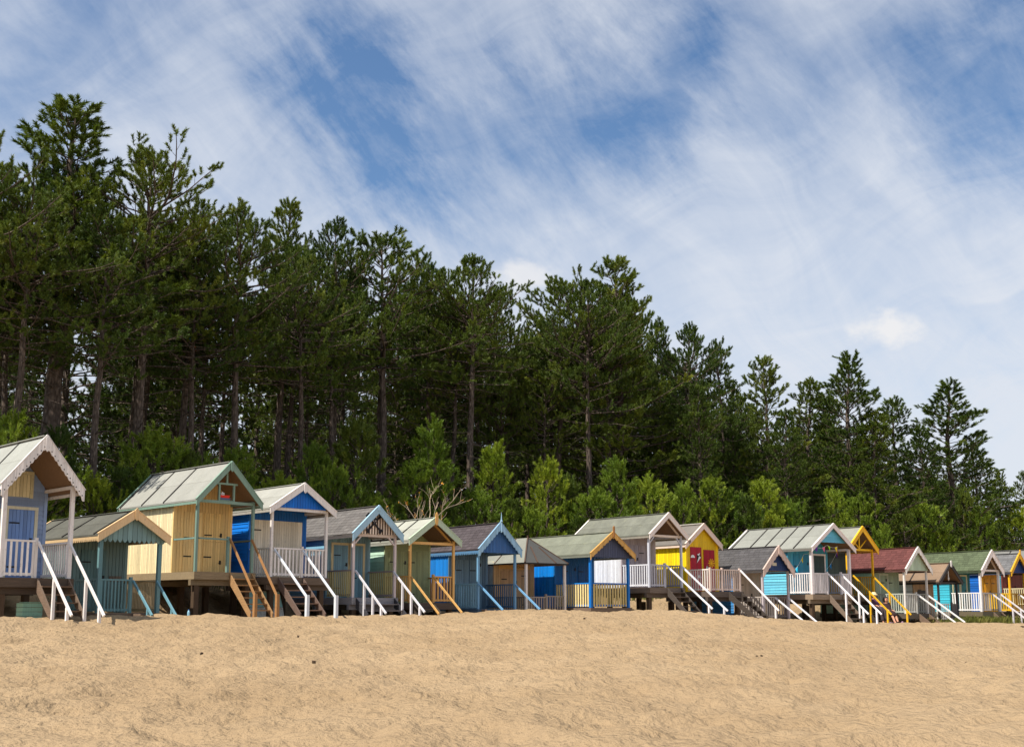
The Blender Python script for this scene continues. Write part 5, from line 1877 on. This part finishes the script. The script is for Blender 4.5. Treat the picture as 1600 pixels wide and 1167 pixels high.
def grass(name, spots_, seed, h=(.25, .55)):
    rg = np.random.default_rng(seed)
    tri = []
    for (x, y, r, n) in spots_:
        a = rg.random(n) * 6.283; q = r * np.sqrt(rg.random(n))
        X = x + q * np.cos(a); Y = y + q * np.sin(a)
        Z = ground_base(X, Y)[0] - .05
        hh = rg.uniform(h[0], h[1], n) * (1.1 - .5 * q / r)
        b = rg.random(n) * 6.283; ln = rg.uniform(.1, .5, n) * hh
        V = np.empty((n, 6, 3)); w = .011
        sx, sy = -np.sin(b) * w, np.cos(b) * w
        mx, my = X + np.cos(b) * ln * .35, Y + np.sin(b) * ln * .35
        V[:, 0] = np.stack([X - sx, Y - sy, Z], -1); V[:, 1] = np.stack([X + sx, Y + sy, Z], -1); V[:, 2] = np.stack([mx + sx * .7, my + sy * .7, Z + hh * .62], -1)
        V[:, 3] = V[:, 0]; V[:, 4] = V[:, 2]; V[:, 5] = np.stack([X + np.cos(b) * ln, Y + np.sin(b) * ln, Z + hh], -1)
        tri.append(V.reshape(-1, 3))
    o = tri_mesh(name, np.concatenate(tri), GRASS)
    return tag(o, 'rough green marram grass growing under and in front of the right hand huts', 'grass', None, 'stuff')


gs = []
gr = random.Random(9)
for px in range(1488, 1600, 4):
    for k in range(2):
        D = front_y((px - 800) / 1700 * 56) - gr.uniform(.2, 1.5)
        x = (px - 800) / 1700 * D
        D = front_y(x) - gr.uniform(.1, 1.2)
        gs.append((x, D, .35, 70))
for px in (1445, 1460, 1474):
    D = front_y((px - 800) / 1700 * 55) - .5
    gs.append(((px - 800) / 1700 * D, D, .3, 50))
grass('marram_grass', gs, 4)
gs = []
for k in range(260):
    x = gr.uniform(-13, 30); s = gr.uniform(6.2, 11)
    gs.append((x, front_y(x) + s / .77, gr.uniform(.2, .55), 36))
o = grass('bank_grass', gs, 5, (.2, .5)); o['label'] = 'sparse dry grass on the sand bank behind the stilts'

# ------------------------------------------------------------------ bare shrub with orange lichen behind the sage hut
x_, y_ = -3.85, 45.2
sh_ = empty('bare_shrub', (x_, y_, ground_z(x_, y_) - .1))
tag(sh_, 'bare branched shrub with orange lichen above the roof of the sage hut', 'shrub')
m = MB(); br_r = random.Random(12); ends = []


def grow(p, d, ln, r, dep):
    pts = [p]
    for i in range(4):
        d = (d + Vector((br_r.gauss(0, .16), br_r.gauss(0, .16), br_r.gauss(.04, .1)))).normalized()
        p = p + d * ln / 4; pts.append(p)
    m.tube([tuple(q) for q in pts], [r * (1 - .11 * i) for i in range(5)], 5, cap=False)
    if dep == 0:
        ends.append((p, d)); return
    for k in range(2 if dep > 2 else 3):
        a = br_r.uniform(0, 6.28)
        nd = (d + Vector((math.cos(a), math.sin(a), .25)) * br_r.uniform(.4, .9)).normalized()
        grow(pts[br_r.choice([2, 3, 4])], nd, ln * br_r.uniform(.55, .75), r * .6, dep - 1)


for k in range(3):
    grow(Vector((.15 * (k - 1), 0, 0)), Vector((.25 * (k - 1), 0, 1)).normalized(), 2.7, .06, 4)
m.build('branches', wood((196, 176, 150), .6), sh_)
me_ = MB()
for p, d in ends:
    if br_r.random() < .55:
        for k in range(3):
            c = p - d * br_r.uniform(0, .25); e = Vector((br_r.gauss(0, .035), br_r.gauss(0, .035), br_r.gauss(0, .035)))
            me_.poly([c, c + e, c + Vector((e.y, -e.x, e.z + .03))])
me_.build('lichen', plain('orange_lichen', (206, 140, 30), .9), sh_)
